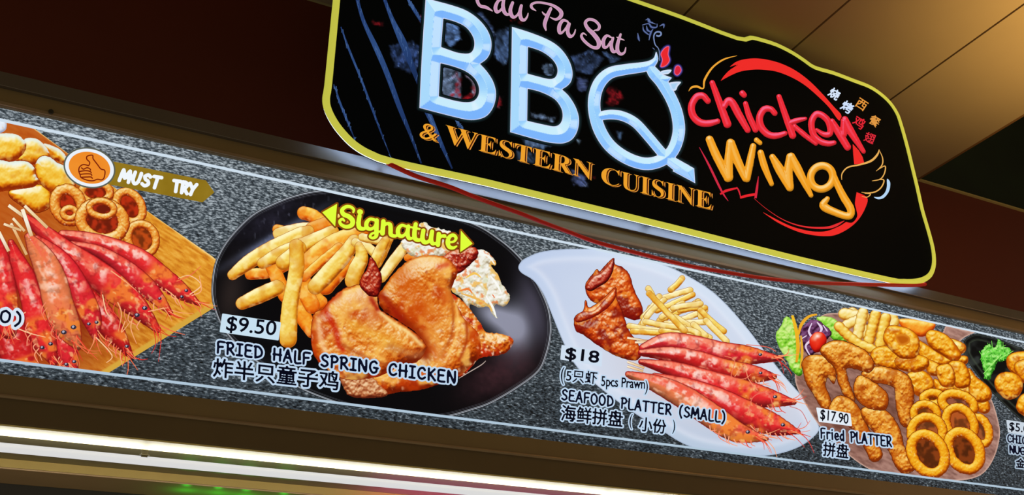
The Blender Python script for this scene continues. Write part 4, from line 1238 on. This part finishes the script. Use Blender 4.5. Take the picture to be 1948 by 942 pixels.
breast = plate.item('chicken_breast', poly(G2([(330, 430), (352, 395), (375, 360), (420, 308), (480, 265), (560, 248), (640, 264), (684, 320), (668, 370), (655, 415), (680, 470), (720, 540), (770, 590), (788, 640), (780, 700), (740, 746), (690, 790), (600, 826), (520, 852), (420, 862), (330, 882), (300, 860), (280, 700), (520, 700), (520, 620), (420, 540), (345, 490)]), wob=1.2), SK(111, 34, [([(420, 540), (480, 580), (530, 640), (540, 700)], 11, (140, 34, 6), .9), ([(345, 430), (380, 470), (430, 530)], 9, (150, 24, 8), .8), ([(650, 420), (664, 520), (652, 620), (600, 700)], 3, (176, 70, 14), .8), ([(668, 430), (684, 520), (676, 620), (630, 720)], 3.5, (250, 200, 110), .8), ([(704, 480), (724, 560), (722, 640), (690, 720)], 3.5, (170, 54, 10), .8), ([(480, 300), (540, 280), (620, 300)], 10, (248, 206, 140), .55), ([(430, 340), (470, 400), (520, 470), (560, 520)], 26, (206, 84, 10), .7), ([(600, 340), (640, 420), (640, 500)], 10, (240, 160, 60), .5), ([(560, 600), (600, 660), (600, 740)], 14, (240, 172, 80), .6), ([(640, 290), (600, 300)], 6, (200, 40, 16), .6)]), 1.5)
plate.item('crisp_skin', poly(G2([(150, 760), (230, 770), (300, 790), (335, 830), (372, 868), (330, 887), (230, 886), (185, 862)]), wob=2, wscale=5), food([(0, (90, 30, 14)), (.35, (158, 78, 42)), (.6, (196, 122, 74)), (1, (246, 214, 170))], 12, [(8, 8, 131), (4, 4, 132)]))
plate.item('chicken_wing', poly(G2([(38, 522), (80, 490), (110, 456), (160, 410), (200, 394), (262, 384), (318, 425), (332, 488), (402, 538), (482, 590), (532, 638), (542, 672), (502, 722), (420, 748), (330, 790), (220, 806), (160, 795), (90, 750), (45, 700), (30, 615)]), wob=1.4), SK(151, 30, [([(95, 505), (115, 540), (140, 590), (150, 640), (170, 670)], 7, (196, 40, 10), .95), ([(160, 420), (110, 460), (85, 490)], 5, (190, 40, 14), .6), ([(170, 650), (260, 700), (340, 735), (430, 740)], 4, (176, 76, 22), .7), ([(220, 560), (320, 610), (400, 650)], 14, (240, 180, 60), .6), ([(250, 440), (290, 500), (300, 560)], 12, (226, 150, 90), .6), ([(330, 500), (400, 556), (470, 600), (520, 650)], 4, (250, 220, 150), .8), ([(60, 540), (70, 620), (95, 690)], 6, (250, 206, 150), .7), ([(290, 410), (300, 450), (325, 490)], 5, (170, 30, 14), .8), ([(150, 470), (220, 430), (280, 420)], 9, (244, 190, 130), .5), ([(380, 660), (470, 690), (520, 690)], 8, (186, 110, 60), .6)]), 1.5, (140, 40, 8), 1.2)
plate.item('wing_tip', poly(G2([(248, 385), (256, 345), (280, 308), (294, 256), (318, 288), (341, 340), (337, 392), (322, 432), (282, 424)]), wob=1.4), food(DARKRED, 9, [(5, 7, 61), (3, 3, 62)], spec=.4), rim=(60, 8, 6), rw=1)
plate.lines('sauce_line', [(G2([(690, 800), (740, 770), (790, 740), (810, 722)]), [1, 2, 1], (190, 170, 160))])

# signature words
SG = C(590, 370, 6.0875)
r6 = SG.r
sig = [stroke(SG([(500, 205), (505, 175), (470, 145), (415, 143), (370, 180), (385, 228), (450, 258), (492, 305), (480, 355), (420, 375), (360, 350), (342, 310), (372, 285), (395, 305)]), r6([12, 16, 18, 20, 23, 26, 27, 28, 26, 22, 19, 17, 15, 12])),
       stroke(SG([(572, 250), (560, 330), (572, 385), (620, 398), (660, 370)]), r6([24, 26, 26, 20, 12])), stroke(SG([(574, 200), (582, 204)]), r6([30, 30])),
       stroke(SG([(745, 295), (695, 285), (655, 325), (655, 380), (695, 402), (740, 380), (765, 330)]), r6([18, 18, 24, 24, 20, 16, 14])), stroke(SG([(772, 300), (768, 400), (765, 480), (725, 505), (692, 488), (715, 455), (770, 438), (830, 425)]), r6([24, 26, 22, 16, 14, 14, 13, 12])),
       stroke(SG([(848, 312), (838, 450)]), r6([26, 27])), stroke(SG([(845, 375), (885, 340), (925, 350), (932, 410), (935, 465), (985, 482), (1015, 460)]), r6([12, 18, 24, 26, 24, 18, 10])),
       stroke(SG([(1110, 370), (1060, 358), (1020, 400), (1022, 462), (1060, 485), (1105, 455), (1125, 400)]), r6([16, 18, 24, 25, 20, 16, 14])), stroke(SG([(1138, 368), (1128, 450), (1145, 508), (1190, 505)]), r6([22, 25, 22, 12])),
       stroke(SG([(1222, 345), (1208, 440), (1215, 510), (1262, 530), (1295, 500)]), r6([24, 26, 26, 20, 10])), stroke(SG([(1172, 380), (1220, 392), (1268, 400)]), r6([11, 13, 11])),
       stroke(SG([(1312, 418), (1300, 500), (1318, 550), (1362, 550), (1400, 500)]), r6([24, 26, 26, 20, 12])), stroke(SG([(1412, 430), (1400, 520), (1420, 570), (1460, 560)]), r6([24, 26, 22, 12])),
       stroke(SG([(1490, 458), (1480, 582)]), r6([25, 26])), stroke(SG([(1488, 520), (1520, 485), (1556, 482)]), r6([12, 18, 22])),
       stroke(SG([(1605, 555), (1665, 545), (1690, 505), (1660, 472), (1615, 490), (1592, 550), (1610, 605), (1655, 620), (1695, 600)]), r6([11, 14, 18, 20, 22, 25, 24, 18, 10]))]
tri1 = poly(SG([(140, 207), (312, 108), (290, 372)]), False); tri2 = poly(SG([(1745, 418), (1882, 570), (1738, 668)]), False)
lettering('lettering', menu, MB, -.0080, union(*sig, tri1, tri2), (222, 255, 58), (134, 70, 12), 3.0)['label'] = 'bright yellow script word between two small triangles'


def price_tag(corners, col=(200, 224, 240)):
    return one('price_tag', menu, MB, -.0080, poly(corners, False), lambda c: col, 1.6, 1.5)
def price(tagob, body, bl, br, tl, bold=.25):
    lettering('lettering', tagob, MB, -.0084, type_text(body, bl, br, tl), (8, 10, 22), None, 0, bold, .7)
def cap_pen(body, bl, br, tl, r, hw=3.2, gap=.28, halo=(190, 214, 238)):
    lettering('caption', menu, MB, -.0080, pen_text(body, bl, br, tl, r, gap), (8, 12, 34), halo, hw)
def cap_type(body, bl, br, tl, bold=.35, hw=3.2, halo=(190, 214, 238)):
    lettering('caption', menu, MB, -.0080, type_text(body, bl, br, tl), (6, 8, 24), halo, hw, bold, .75)
def g(F, *p): return [tuple(x) for x in F(p)]

t = price_tag(g(G3, (130, 146), (546, 208), (530, 330), (112, 270)))
price(t, '$9.50', *g(G3, (150, 277), (508, 316), (166, 158)), .45)
cap_pen('FRIED HALF SPRING CHICKEN', *g(G3, (90, 424), (1818, 646), (92, 342)), 2.2)
cap_type('炸半只童子鸡', *g(G3, (58, 598), (966, 700), (64, 462)), .6, 3.6)

# ============ third dish: white leaf-shaped plate with wings, chips and prawns
K1 = C(980, 460, 2.298)


def white_plate(c):
    n = fbm(c.x, c.y, 60, 2, 6)
    col = mixc((186, 202, 232), (214, 226, 242), ss(1000, 1250, c.x + .5 * (c.y - 500)) * .8 + .2 * n)
    col = mixc(col, (170, 190, 214), .7 * ss(740, 850, c.y - .1 * (c.x - 1300)))
    inner = ss(16, 24, c.e)
    col = mixc(col, (226, 232, 246), .5 * np.exp(-((c.e - 20) / 6) ** 2))
    col = mixc(col, (198, 206, 228), .35 * inner)
    col = mixc(col, (206, 170, 160), .5 * np.exp(-(((c.x - 1340) / 140) ** 2 + ((c.y - 735 - .28 * (c.x - 1340)) / 60) ** 2)))
    return mixc((160, 176, 200), col, ss(.3, 2, c.e))
wplate = Dish('white_plate', poly(K1([(14, 115), (22, 92), (45, 72), (110, 45), (200, 33), (300, 31), (400, 36), (520, 60), (650, 100), (760, 152), (880, 232), (1000, 360), (1100, 490), (1180, 590), (1268, 695), (1322, 790), (1322, 835), (1250, 893), (1150, 928), (1040, 938), (900, 928), (750, 890), (620, 812), (480, 722), (350, 622), (270, 548), (215, 450), (165, 330), (125, 232), (80, 170), (30, 138)])), white_plate, 'white leaf-shaped plate with two wings, thin chips and five prawns', 2.2)
WING = [(0, (96, 14, 6)), (.3, (168, 42, 10)), (.55, (208, 78, 18)), (.8, (232, 124, 44)), (1, (250, 200, 140))]
WSD = lambda seed: food(WING, 16, [(7, 16, seed), (3.5, 6, seed + 1), (2, 3, seed + 7)], tint=[((120, 12, 10), 22, seed + 2, .5, .68, .75), ((238, 140, 40), 18, seed + 3, .56, .74, .7)], spec=.45, shin=20, edge=.4)
wplate.item('chicken_wing', poly(K1([(308, 205), (314, 175), (340, 142), (358, 122), (370, 132), (398, 102), (430, 72), (436, 100), (470, 114), (500, 148), (512, 190), (532, 240), (556, 290), (550, 330), (520, 341), (470, 322), (440, 292), (400, 272), (350, 266), (322, 242)]), wob=.8), WSD(501), 1.5, (90, 14, 8), 1,
    extra=lambda k: k.paint(poly(K1([(309, 206), (318, 178), (345, 148), (372, 138), (402, 106), (431, 74), (428, 128), (404, 172), (362, 200), (332, 216)]), wob=.5), food(DARKRED, 8, [(3, 6, 507)], spec=.6, shin=14, edge=.5), 1.4, LY * .8), label='chicken wing with a dark raised tip, farther up the plate')
wplate.item('chicken_wing', poly(K1([(258, 352), (268, 322), (298, 302), (308, 258), (322, 290), (370, 262), (410, 226), (440, 202), (442, 250), (462, 290), (482, 350), (502, 400), (532, 440), (549, 490), (530, 516), (480, 511), (420, 486), (360, 450), (300, 406), (268, 390)]), wob=.8), WSD(521), 1.5, (90, 14, 8), 1,
    extra=lambda k: k.paint(poly(K1([(262, 348), (272, 322), (300, 304), (345, 300), (400, 242), (438, 206), (436, 250), (392, 300), (330, 336), (285, 352)]), wob=.5), food(WING, 8, [(3, 6, 527)], tint=[((130, 14, 12), 14, 3, .4, .6, .7)], spec=.6, shin=14, edge=.5), 1.4, LY * .8), label='chicken wing nearer the price tag')
TF = [(545, 375, 590, 290), (640, 250, 765, 212), (560, 330, 630, 240), (620, 300, 775, 232), (600, 300, 560, 360), (575, 330, 650, 255), (630, 345, 800, 262), (660, 370, 830, 300), (800, 262, 812, 330), (720, 300, 830, 290), (640, 330, 730, 270), (660, 358, 830, 352), (810, 300, 912, 392), (700, 330, 850, 420), (500, 368, 640, 392), (515, 392, 660, 402), (570, 350, 740, 376), (835, 345, 925, 436), (640, 390, 800, 412), (780, 362, 832, 412), (730, 385, 800, 402), (680, 210, 730, 160), (690, 290, 810, 272), (582, 205, 604, 245), (586, 226, 742, 390)]
for i, (a, b, c_, d_) in enumerate(TF):
    fry(wplate, [(a, b), ((a + c_) / 2 + rng.uniform(-6, 6), (b + d_) / 2 + rng.uniform(-6, 6)), (c_, d_)], 12.5, K1, PALE if i % 3 else FRY, 600 + i * 5, (178, 120, 40), res=1.3, bump=1)
for a, b in (((490, 420), (600, 438)), ((524, 440), (640, 436)), ((490, 525), (565, 552)), ((490, 545), (560, 566)), ((494, 575), (560, 604)), ((494, 592), (555, 618))):
    stick(wplate, K1([a])[0], K1([b])[0], 3.6, (238, 206, 160))
prawn(wplate, K1, [(560, 465), (660, 437), (770, 452), (900, 482), (1020, 497), (1165, 512)], [16, 34, 40, 40, 36, 6], 701, 1, False, 1, 1.4)
prawn(wplate, K1, [(550, 485), (680, 492), (800, 520), (920, 556), (1040, 578), (1132, 590)], [12, 30, 38, 38, 34, 10], 703, 2, True, 1, 1.4)
prawn(wplate, K1, [(550, 525), (680, 555), (820, 602), (960, 642), (1090, 680), (1218, 702)], [10, 30, 42, 44, 40, 10], 705, 0, True, 1, 1.4)
prawn(wplate, K1, [(610, 585), (760, 632), (900, 692), (1040, 762), (1130, 800), (1238, 832)], [10, 30, 44, 48, 42, 8], 707, 0, True, 1, 1.4)
prawn(wplate, K1, [(495, 580), (620, 622), (740, 682), (860, 762), (970, 832), (1098, 862)], [12, 34, 46, 48, 40, 8], 709, 3, True, 1, 1.4)
wplate.lines('feeler', [(K1(p), 1.5, cc) for p, cc in (([(915, 500), (960, 520), (945, 590), (1000, 600), (1030, 580)], (236, 120, 90)), ([(960, 590), (1000, 540), (1020, 600), (1060, 650)], (240, 150, 110)), ([(1020, 750), (1040, 680), (1100, 660), (1125, 720), (1100, 770)], (232, 110, 90)), ([(1200, 720), (1250, 740), (1280, 795)], (206, 120, 120)), ([(1140, 480), (1100, 460), (1010, 450)], (230, 100, 80)))])
t = price_tag(g(K1, (206, 455), (378, 483), (375, 542), (201, 512)), (206, 222, 240))
price(t, '$18', *g(K1, (218, 520), (363, 538), (224, 462)), .75)
cap_type('(', *g(K1, (198, 622), (212, 625), (202, 546)), .1, 2.6)
cap_type('5只虾', *g(K1, (222, 611), (356, 624), (226, 556)), .3, 2.6)
cap_type('5pcs Prawn', *g(K1, (376, 644), (566, 657), (378, 588)), .3, 2.6)
cap_type(')', *g(K1, (566, 668), (578, 670), (570, 606)), .1, 2.6)
cap_pen('SEAFOOD PLATTER (SMALL)', *g(K1, (204, 690), (914, 790), (206, 646)), 1.75, 2.7)
cap_type('海鲜拼盘', *g(K1, (200, 782), (468, 812), (204, 712)), .55, 2.7)
cap_type('(', *g(K1, (498, 818), (510, 820), (502, 752)), .1, 2.4)
cap_type('小份', *g(K1, (540, 826), (657, 841), (545, 765)), .5, 2.7)
cap_type(')', *g(K1, (686, 840), (697, 842), (690, 778)), .1, 2.4)

# ============ fourth dish: round board with a fried platter
D1 = C(1460, 560, 2.545)


def pink_board(c):
    gr = fbm(c.x * .4 + c.y * .25, (c.y - .45 * c.x) * 1.4, 7, 3, 31)
    col = ramp([(.2, (122, 84, 74)), (.5, (158, 116, 104)), (.85, (188, 146, 132))], gr)
    col = mixc(col, (86, 44, 30), .6 * np.exp(-(((c.x - 1640) / 90) ** 2 + ((c.y - 790) / 60) ** 2)))
    return mixc((206, 168, 152), col, ss(.8, 3, c.e))
rboard = Dish('round_board', poly(D1([(250, 112), (352, 90), (520, 95), (700, 140), (830, 195), (868, 152), (930, 168), (1006, 184), (1006, 184), (930, 232), (950, 330), (1020, 412), (1080, 500), (1114, 600), (1125, 685), (1100, 785), (1050, 862), (980, 895), (880, 902), (700, 892), (560, 872), (450, 822), (330, 722), (240, 622), (162, 492), (133, 400), (150, 250)])), pink_board, 'round pinkish wooden board with a fried platter and salad', 2.2)
GRN = [(0, (40, 96, 14)), (.35, (96, 176, 30)), (.6, (140, 212, 56)), (1, (226, 246, 160))]
rboard.item('lettuce_leaf', poly(D1([(40, 195), (68, 150), (88, 108), (112, 118), (142, 150), (152, 250), (166, 330), (168, 392), (130, 384), (88, 312), (50, 245)]), wob=1.6, wscale=5), food(GRN, 10, [(6, 9, 5), (4, 4, 6)], tint=[((230, 242, 170), 16, 9, .5, .7, .6)]))
rboard.item('lettuce_leaf', poly(D1([(238, 116), (300, 110), (362, 150), (402, 222), (340, 228), (298, 202)]), wob=1.6, wscale=5), food(GRN, 9, [(6, 9, 15), (3, 4, 16)]), label='green leaf behind the chips')
rboard.item('red_cabbage', poly(D1([(158, 182), (200, 130), (250, 128), (312, 188), (284, 222), (232, 282), (205, 300), (170, 258)]), wob=1.6), food([(0, (24, 6, 24)), (.5, (66, 22, 56)), (1, (150, 100, 150))], 7, [(8, 9, 25)]),
    extra=lambda k: [k.ribbon(D1(p), [2, 5, 2], (226, 206, 232), dz=LY * .7) for p in ([(215, 140), (200, 180), (215, 215), (185, 250), (205, 295)], [(240, 135), (262, 165), (250, 190)], [(270, 150), (290, 180)], [(165, 215), (190, 200)])])
rboard.lines('carrot_strip', [(D1([(120, 102), (140, 180), (148, 260), (140, 330)]), [5, 7, 7, 4], [(240, 190, 40), (230, 160, 30)]), (D1([(150, 195), (165, 145), (200, 108), (240, 98)]), [4, 6, 5, 3], (236, 170, 40)), (D1([(162, 200), (168, 280), (160, 360)]), [3, 5, 3], (230, 172, 50))])
rboard.item('tomato', poly(D1([(204, 216), (232, 184), (270, 188), (287, 225), (266, 270), (232, 281), (208, 252)])), food([(0, (120, 8, 4)), (.4, (206, 26, 14)), (.7, (232, 50, 26)), (1, (250, 150, 110))], 14, spec=.9, shin=30))
rp = D1([(500, 110)])[0]
rboard.item('brown_wedge', poly(D1([(640, 120), (720, 122), (808, 140), (800, 176), (752, 206), (690, 190), (645, 152)])), food(FRYD, 12, [(3, 10, 35)]), label='potato wedge at the top of the board')


def crinkle(pts, r, seed, pal):
    q = D1(pts)
    L = np.concatenate([[0], np.cumsum(np.hypot(*np.diff(q, axis=0).T))])[-1]
    n = int(L / 2.5); t = np.linspace(0, 1, n)
    xs_ = np.interp(t, np.linspace(0, 1, len(q)), q[:, 0]); ys_ = np.interp(t, np.linspace(0, 1, len(q)), q[:, 1])
    rr = r / 2.545 * (1 + .09 * np.sin(t * L / 1.9))
    sh = stroke(np.column_stack([xs_, ys_]), rr, sm=False)
    rboard.item('crinkle_chip', sh, food(pal, r / 2.545 * .9, [(2, 6, seed)], edge=.35), 1.5, (176, 104, 20), .8)
for i, (p_, r_, pl) in enumerate((([(410, 90), (440, 130), (470, 190)], 26, PALE), ([(600, 100), (610, 140), (590, 190)], 26, PALE), ([(370, 95), (400, 100), (460, 110)], 26, PALE), ([(380, 150), (420, 130), (470, 110)], 22, PALE), ([(545, 245), (560, 170), (572, 115)], 24, FRY), ([(490, 230), (508, 160), (525, 95)], 24, FRY), ([(435, 205), (450, 140), (462, 88)], 24, PALE), ([(345, 155), (390, 200), (440, 240), (512, 268)], 22, FRY))):
    crinkle(p_, r_, 800 + i, pl)
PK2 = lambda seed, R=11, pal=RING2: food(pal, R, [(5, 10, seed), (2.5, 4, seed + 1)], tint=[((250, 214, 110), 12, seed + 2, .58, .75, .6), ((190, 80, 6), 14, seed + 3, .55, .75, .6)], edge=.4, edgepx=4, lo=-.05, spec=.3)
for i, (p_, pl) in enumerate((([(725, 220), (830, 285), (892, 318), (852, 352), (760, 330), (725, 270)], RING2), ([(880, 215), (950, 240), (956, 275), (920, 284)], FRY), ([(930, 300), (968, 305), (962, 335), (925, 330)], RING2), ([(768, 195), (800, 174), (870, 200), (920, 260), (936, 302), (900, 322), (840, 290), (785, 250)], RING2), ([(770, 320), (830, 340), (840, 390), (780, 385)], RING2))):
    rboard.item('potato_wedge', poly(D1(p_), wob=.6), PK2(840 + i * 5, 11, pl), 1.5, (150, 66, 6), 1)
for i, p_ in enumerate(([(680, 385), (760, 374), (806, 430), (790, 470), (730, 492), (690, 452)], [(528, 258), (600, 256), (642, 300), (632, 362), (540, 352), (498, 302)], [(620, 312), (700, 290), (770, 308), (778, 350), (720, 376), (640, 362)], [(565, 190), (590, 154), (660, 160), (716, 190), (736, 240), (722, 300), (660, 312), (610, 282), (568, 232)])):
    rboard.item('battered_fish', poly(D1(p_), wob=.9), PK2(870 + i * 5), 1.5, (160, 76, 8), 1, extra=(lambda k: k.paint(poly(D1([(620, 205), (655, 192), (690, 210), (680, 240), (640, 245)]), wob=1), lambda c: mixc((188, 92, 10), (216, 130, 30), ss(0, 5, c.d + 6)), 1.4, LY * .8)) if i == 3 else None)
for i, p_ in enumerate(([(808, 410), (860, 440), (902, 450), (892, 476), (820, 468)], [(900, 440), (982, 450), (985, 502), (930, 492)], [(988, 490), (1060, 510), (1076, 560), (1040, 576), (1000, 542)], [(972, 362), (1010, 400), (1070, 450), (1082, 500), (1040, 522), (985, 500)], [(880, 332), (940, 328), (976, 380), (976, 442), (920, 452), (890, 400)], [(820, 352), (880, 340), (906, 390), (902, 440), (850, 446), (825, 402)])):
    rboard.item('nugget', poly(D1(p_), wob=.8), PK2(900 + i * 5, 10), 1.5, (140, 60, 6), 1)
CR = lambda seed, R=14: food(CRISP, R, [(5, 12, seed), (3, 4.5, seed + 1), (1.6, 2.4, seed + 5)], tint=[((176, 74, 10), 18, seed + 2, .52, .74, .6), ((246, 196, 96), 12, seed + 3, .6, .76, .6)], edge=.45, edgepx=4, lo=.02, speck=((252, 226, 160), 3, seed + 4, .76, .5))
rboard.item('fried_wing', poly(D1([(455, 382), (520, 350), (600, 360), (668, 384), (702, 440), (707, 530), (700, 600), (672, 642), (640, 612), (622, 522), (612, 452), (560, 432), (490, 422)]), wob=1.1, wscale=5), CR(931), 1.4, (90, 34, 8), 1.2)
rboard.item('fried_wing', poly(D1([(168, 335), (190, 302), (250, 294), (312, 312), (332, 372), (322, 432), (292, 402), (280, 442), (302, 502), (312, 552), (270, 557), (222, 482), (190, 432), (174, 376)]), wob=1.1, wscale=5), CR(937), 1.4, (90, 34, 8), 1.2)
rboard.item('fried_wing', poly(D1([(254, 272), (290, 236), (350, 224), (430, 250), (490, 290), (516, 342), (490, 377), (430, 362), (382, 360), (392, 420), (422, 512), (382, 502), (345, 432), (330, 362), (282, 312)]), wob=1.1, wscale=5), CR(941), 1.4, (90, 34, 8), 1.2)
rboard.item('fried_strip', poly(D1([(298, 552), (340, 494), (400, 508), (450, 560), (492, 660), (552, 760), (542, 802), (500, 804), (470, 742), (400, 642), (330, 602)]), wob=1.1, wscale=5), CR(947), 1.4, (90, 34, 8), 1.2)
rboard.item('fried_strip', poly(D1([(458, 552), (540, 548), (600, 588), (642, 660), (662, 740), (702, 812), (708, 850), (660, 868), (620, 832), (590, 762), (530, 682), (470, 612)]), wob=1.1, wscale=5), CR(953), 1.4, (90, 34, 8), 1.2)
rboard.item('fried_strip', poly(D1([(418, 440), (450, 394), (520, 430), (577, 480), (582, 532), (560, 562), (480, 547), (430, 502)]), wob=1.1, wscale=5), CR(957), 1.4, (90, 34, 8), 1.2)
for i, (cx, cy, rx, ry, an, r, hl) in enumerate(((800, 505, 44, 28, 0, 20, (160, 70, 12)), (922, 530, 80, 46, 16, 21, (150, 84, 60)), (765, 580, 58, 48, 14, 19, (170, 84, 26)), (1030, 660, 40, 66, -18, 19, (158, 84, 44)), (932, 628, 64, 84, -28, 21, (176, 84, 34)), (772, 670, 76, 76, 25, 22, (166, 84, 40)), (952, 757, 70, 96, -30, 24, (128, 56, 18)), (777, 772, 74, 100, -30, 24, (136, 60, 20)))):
    p = D1([(cx, cy)])[0]
    ring(rboard, p[0], p[1], rx / 2.545, ry / 2.545, an, r / 2.545, RING2, 970 + i * 3, hl, 1.4, 2.0)
t = price_tag(g(D1, (240, 552), (398, 580), (405, 635), (252, 614)), (226, 236, 246))
price(t, '$17.90', *g(D1, (255, 612), (390, 636), (258, 556)), .3)
cap_pen('Fried PLATTER', *g(D1, (260, 696), (600, 738), (258, 648)), 1.6, 2.6, .26)
cap_type('拼盘', *g(D1, (268, 782), (390, 797), (272, 713)), .5, 2.7)

# ============ fifth dish, cut by the frame: black tray with nuggets and green garnish
def tray_sd(c):
    col = mixc((14, 14, 14), (46, 50, 48), ss(.5, .8, fbm(c.x, c.y, 16, 2, 4)))
    col = mixc(col, (60, 66, 60), .8 * np.exp(-((c.e - 2) / 1.2) ** 2))
    return mixc(col, (70, 80, 64), .7 * np.exp(-((c.e - 11) / 1.5) ** 2))
tray = Dish('black_tray', poly(D1([(948, 250), (960, 215), (1010, 192), (1080, 205), (1180, 240), (1330, 305), (1500, 400), (1640, 520), (1700, 640), (1680, 740), (1560, 770), (1420, 720), (1320, 670), (1230, 612), (1080, 470), (1000, 370), (955, 300)])), tray_sd, 'black tray of nuggets and green garnish at the right end of the menu', 2)
tray.item('garnish', poly(D1([(1032, 290), (1070, 240), (1092, 262), (1120, 222), (1140, 250), (1182, 270), (1160, 322), (1112, 332), (1082, 402), (1055, 412), (1043, 362)]), wob=3, wscale=4), food([(0, (20, 70, 12)), (.4, (60, 160, 40)), (.7, (110, 210, 70)), (1, (200, 246, 160))], 6, [(7, 5, 5)]),
    extra=lambda k: [k.ribbon(D1([(1085 + rng.uniform(-40, 60), 290 + rng.uniform(-30, 40)), (1085 + a, 285 + b)]), [2, 3, .8], rng.choice([(120, 222, 80), (90, 190, 60), (170, 236, 120)]), sm=False, dz=LY * .8) for a, b in ((-60, -10), (-20, -50), (30, -70), (70, -40), (105, -10), (80, 30), (-40, 100), (-25, 125), (-50, 40), (0, -60), (55, -55), (90, 15))])
for i, p_ in enumerate(([(1210, 520), (1245, 480), (1330, 470), (1330, 620), (1220, 572)], [(1160, 310), (1210, 280), (1330, 290), (1330, 390), (1230, 402), (1170, 362)], [(1200, 335), (1330, 310), (1330, 450), (1232, 422)], [(1103, 412), (1140, 380), (1200, 385), (1236, 430), (1216, 490), (1160, 507), (1110, 462)])):
    tray.item('nugget', poly(D1(p_), wob=.8), PK2(1010 + i * 5, 12, RING2), 1.5, (150, 66, 10), 1)
t = price_tag(g(D1, (1160, 612), (1300, 634), (1306, 690), (1168, 666)), (200, 212, 224))
price(t, '$5.00', *g(D1, (1170, 664), (1290, 684), (1172, 618)), .25)
cap_pen('CHICKEN', *g(D1, (1163, 714), (1330, 738), (1162, 678)), 1.3, 2.2, .2, (170, 190, 210))
cap_pen('NUGGETS', *g(D1, (1174, 768), (1345, 792), (1172, 732)), 1.3, 2.2, .2, (170, 190, 210))
cap_type('金', *g(D1, (1202, 838), (1246, 843), (1204, 792)), .4, 2.4, (170, 190, 210))

# ------------------------------------------------------------------ tube lamp, cable
YT = 0.10
zc = zz(851, YT); rt = abs(zz(842, YT) - zz(860, YT)) / 2
X0, X1 = -0.75, 2.6
lampb = (0.9, YT, zc)
tl = empty('tube_lamp', lampb)
tag(tl, 'long white glowing tube lamp clipped under the lower beam', 'lamp')
M_TUBE = mat('glowing_tube', (0.04, 0.04, 0.04), 0.4, emit=tuple(srgb((221, 221, 221))), strength=0.95)
v, f = tube([(X0, YT, zc), (X1, YT, zc)], rt, 20)
link_mesh('tube', v, f, M_TUBE, tl, lampb, smooth=True)
M_CLIP = mat('dull_clip', (0.07, 0.06, 0.035), 0.6)
M_CAPS = mat('white_end_cap', (0.7, 0.7, 0.68), 0.4)
for xx in (X0, X1):
    v, f = tube([(xx - .012, YT, zc), (xx + .012, YT, zc)], rt * 1.15, 20)
    link_mesh('end_cap', v, f, M_CAPS, tl, lampb)
for px in (275, 1150):
    xx = float(P(px, 862, YT)[0])
    v, f = box(xx - .007, xx + .007, YT - rt - .001, YT - rt + .003, zc + rt * .6, ZS - .0005)
    v2, f2 = box(xx - .011, xx + .011, YT - rt - .002, YT + rt + .002, zc + rt * .98, zc + rt * 1.16)
    link_mesh('clip', v + v2, f + [tuple(i + len(v) for i in q) for q in f2], M_CLIP, tl, lampb)
lamp('tube_light', 'AREA', (0.9, YT - rt - .002, zc + rt), 2.7, (1.0, 0.97, 0.80), 3.3, (0.9, YT - .5, zc + .45), 0.012)
lamp('tube_light_inner', 'AREA', (0.9, YT + rt + .003, zc), 1.5, (1.0, 0.97, 0.84), 3.3, (0.9, 1.0, zc + .08), 0.02)

M_RED = mat('red_cable_sheath', (0.85, 0.008, 0.008), 0.35)
cp = [(729, 306, YS + .03), (745, 314, YS + .004), (778, 329.5, YS - .004), (804, 339.5, YS - .004), (855, 355.5, YS - .002), (900, 373.5, YS + .004), (942, 389, YS + .01), (991, 406.5, YS + .016), (1035, 424, YS + .024), (1082, 441.5, YS + .03), (1129, 459, YS + .034), (1187, 475, YS + .036), (1300, 503.5, YS + .038), (1366, 515.5, YS + .038), (1451, 529, YS + .036), (1537, 537.5, YS + .03), (1623, 540.5, YS + .02), (1691, 542.3, YS + .006), (1733, 543, YS + .006), (1760, 541, YS + .012)]
path = [P(x, y, Y) for x, y, Y in cp]
path = smooth(np.array(path), False, 4)
v, f = tube(path, 0.0068, 10)
cable = link_mesh('red_cable', v, f, M_RED, None, smooth=True)
tag(cable, 'thin red cable sagging below the shop sign across the top of the menu board', 'cable')
bb = P(97, 213, YB - .004)
v, f = tube([bb + [0, .005, 0], bb + [0, -.004, 0]], .006, 8)
sc_ = link_mesh('screw', v, f, M_DARK, None)
tag(sc_, 'tiny dark screw on the lower lip of the upper beam at its left end', 'screw')
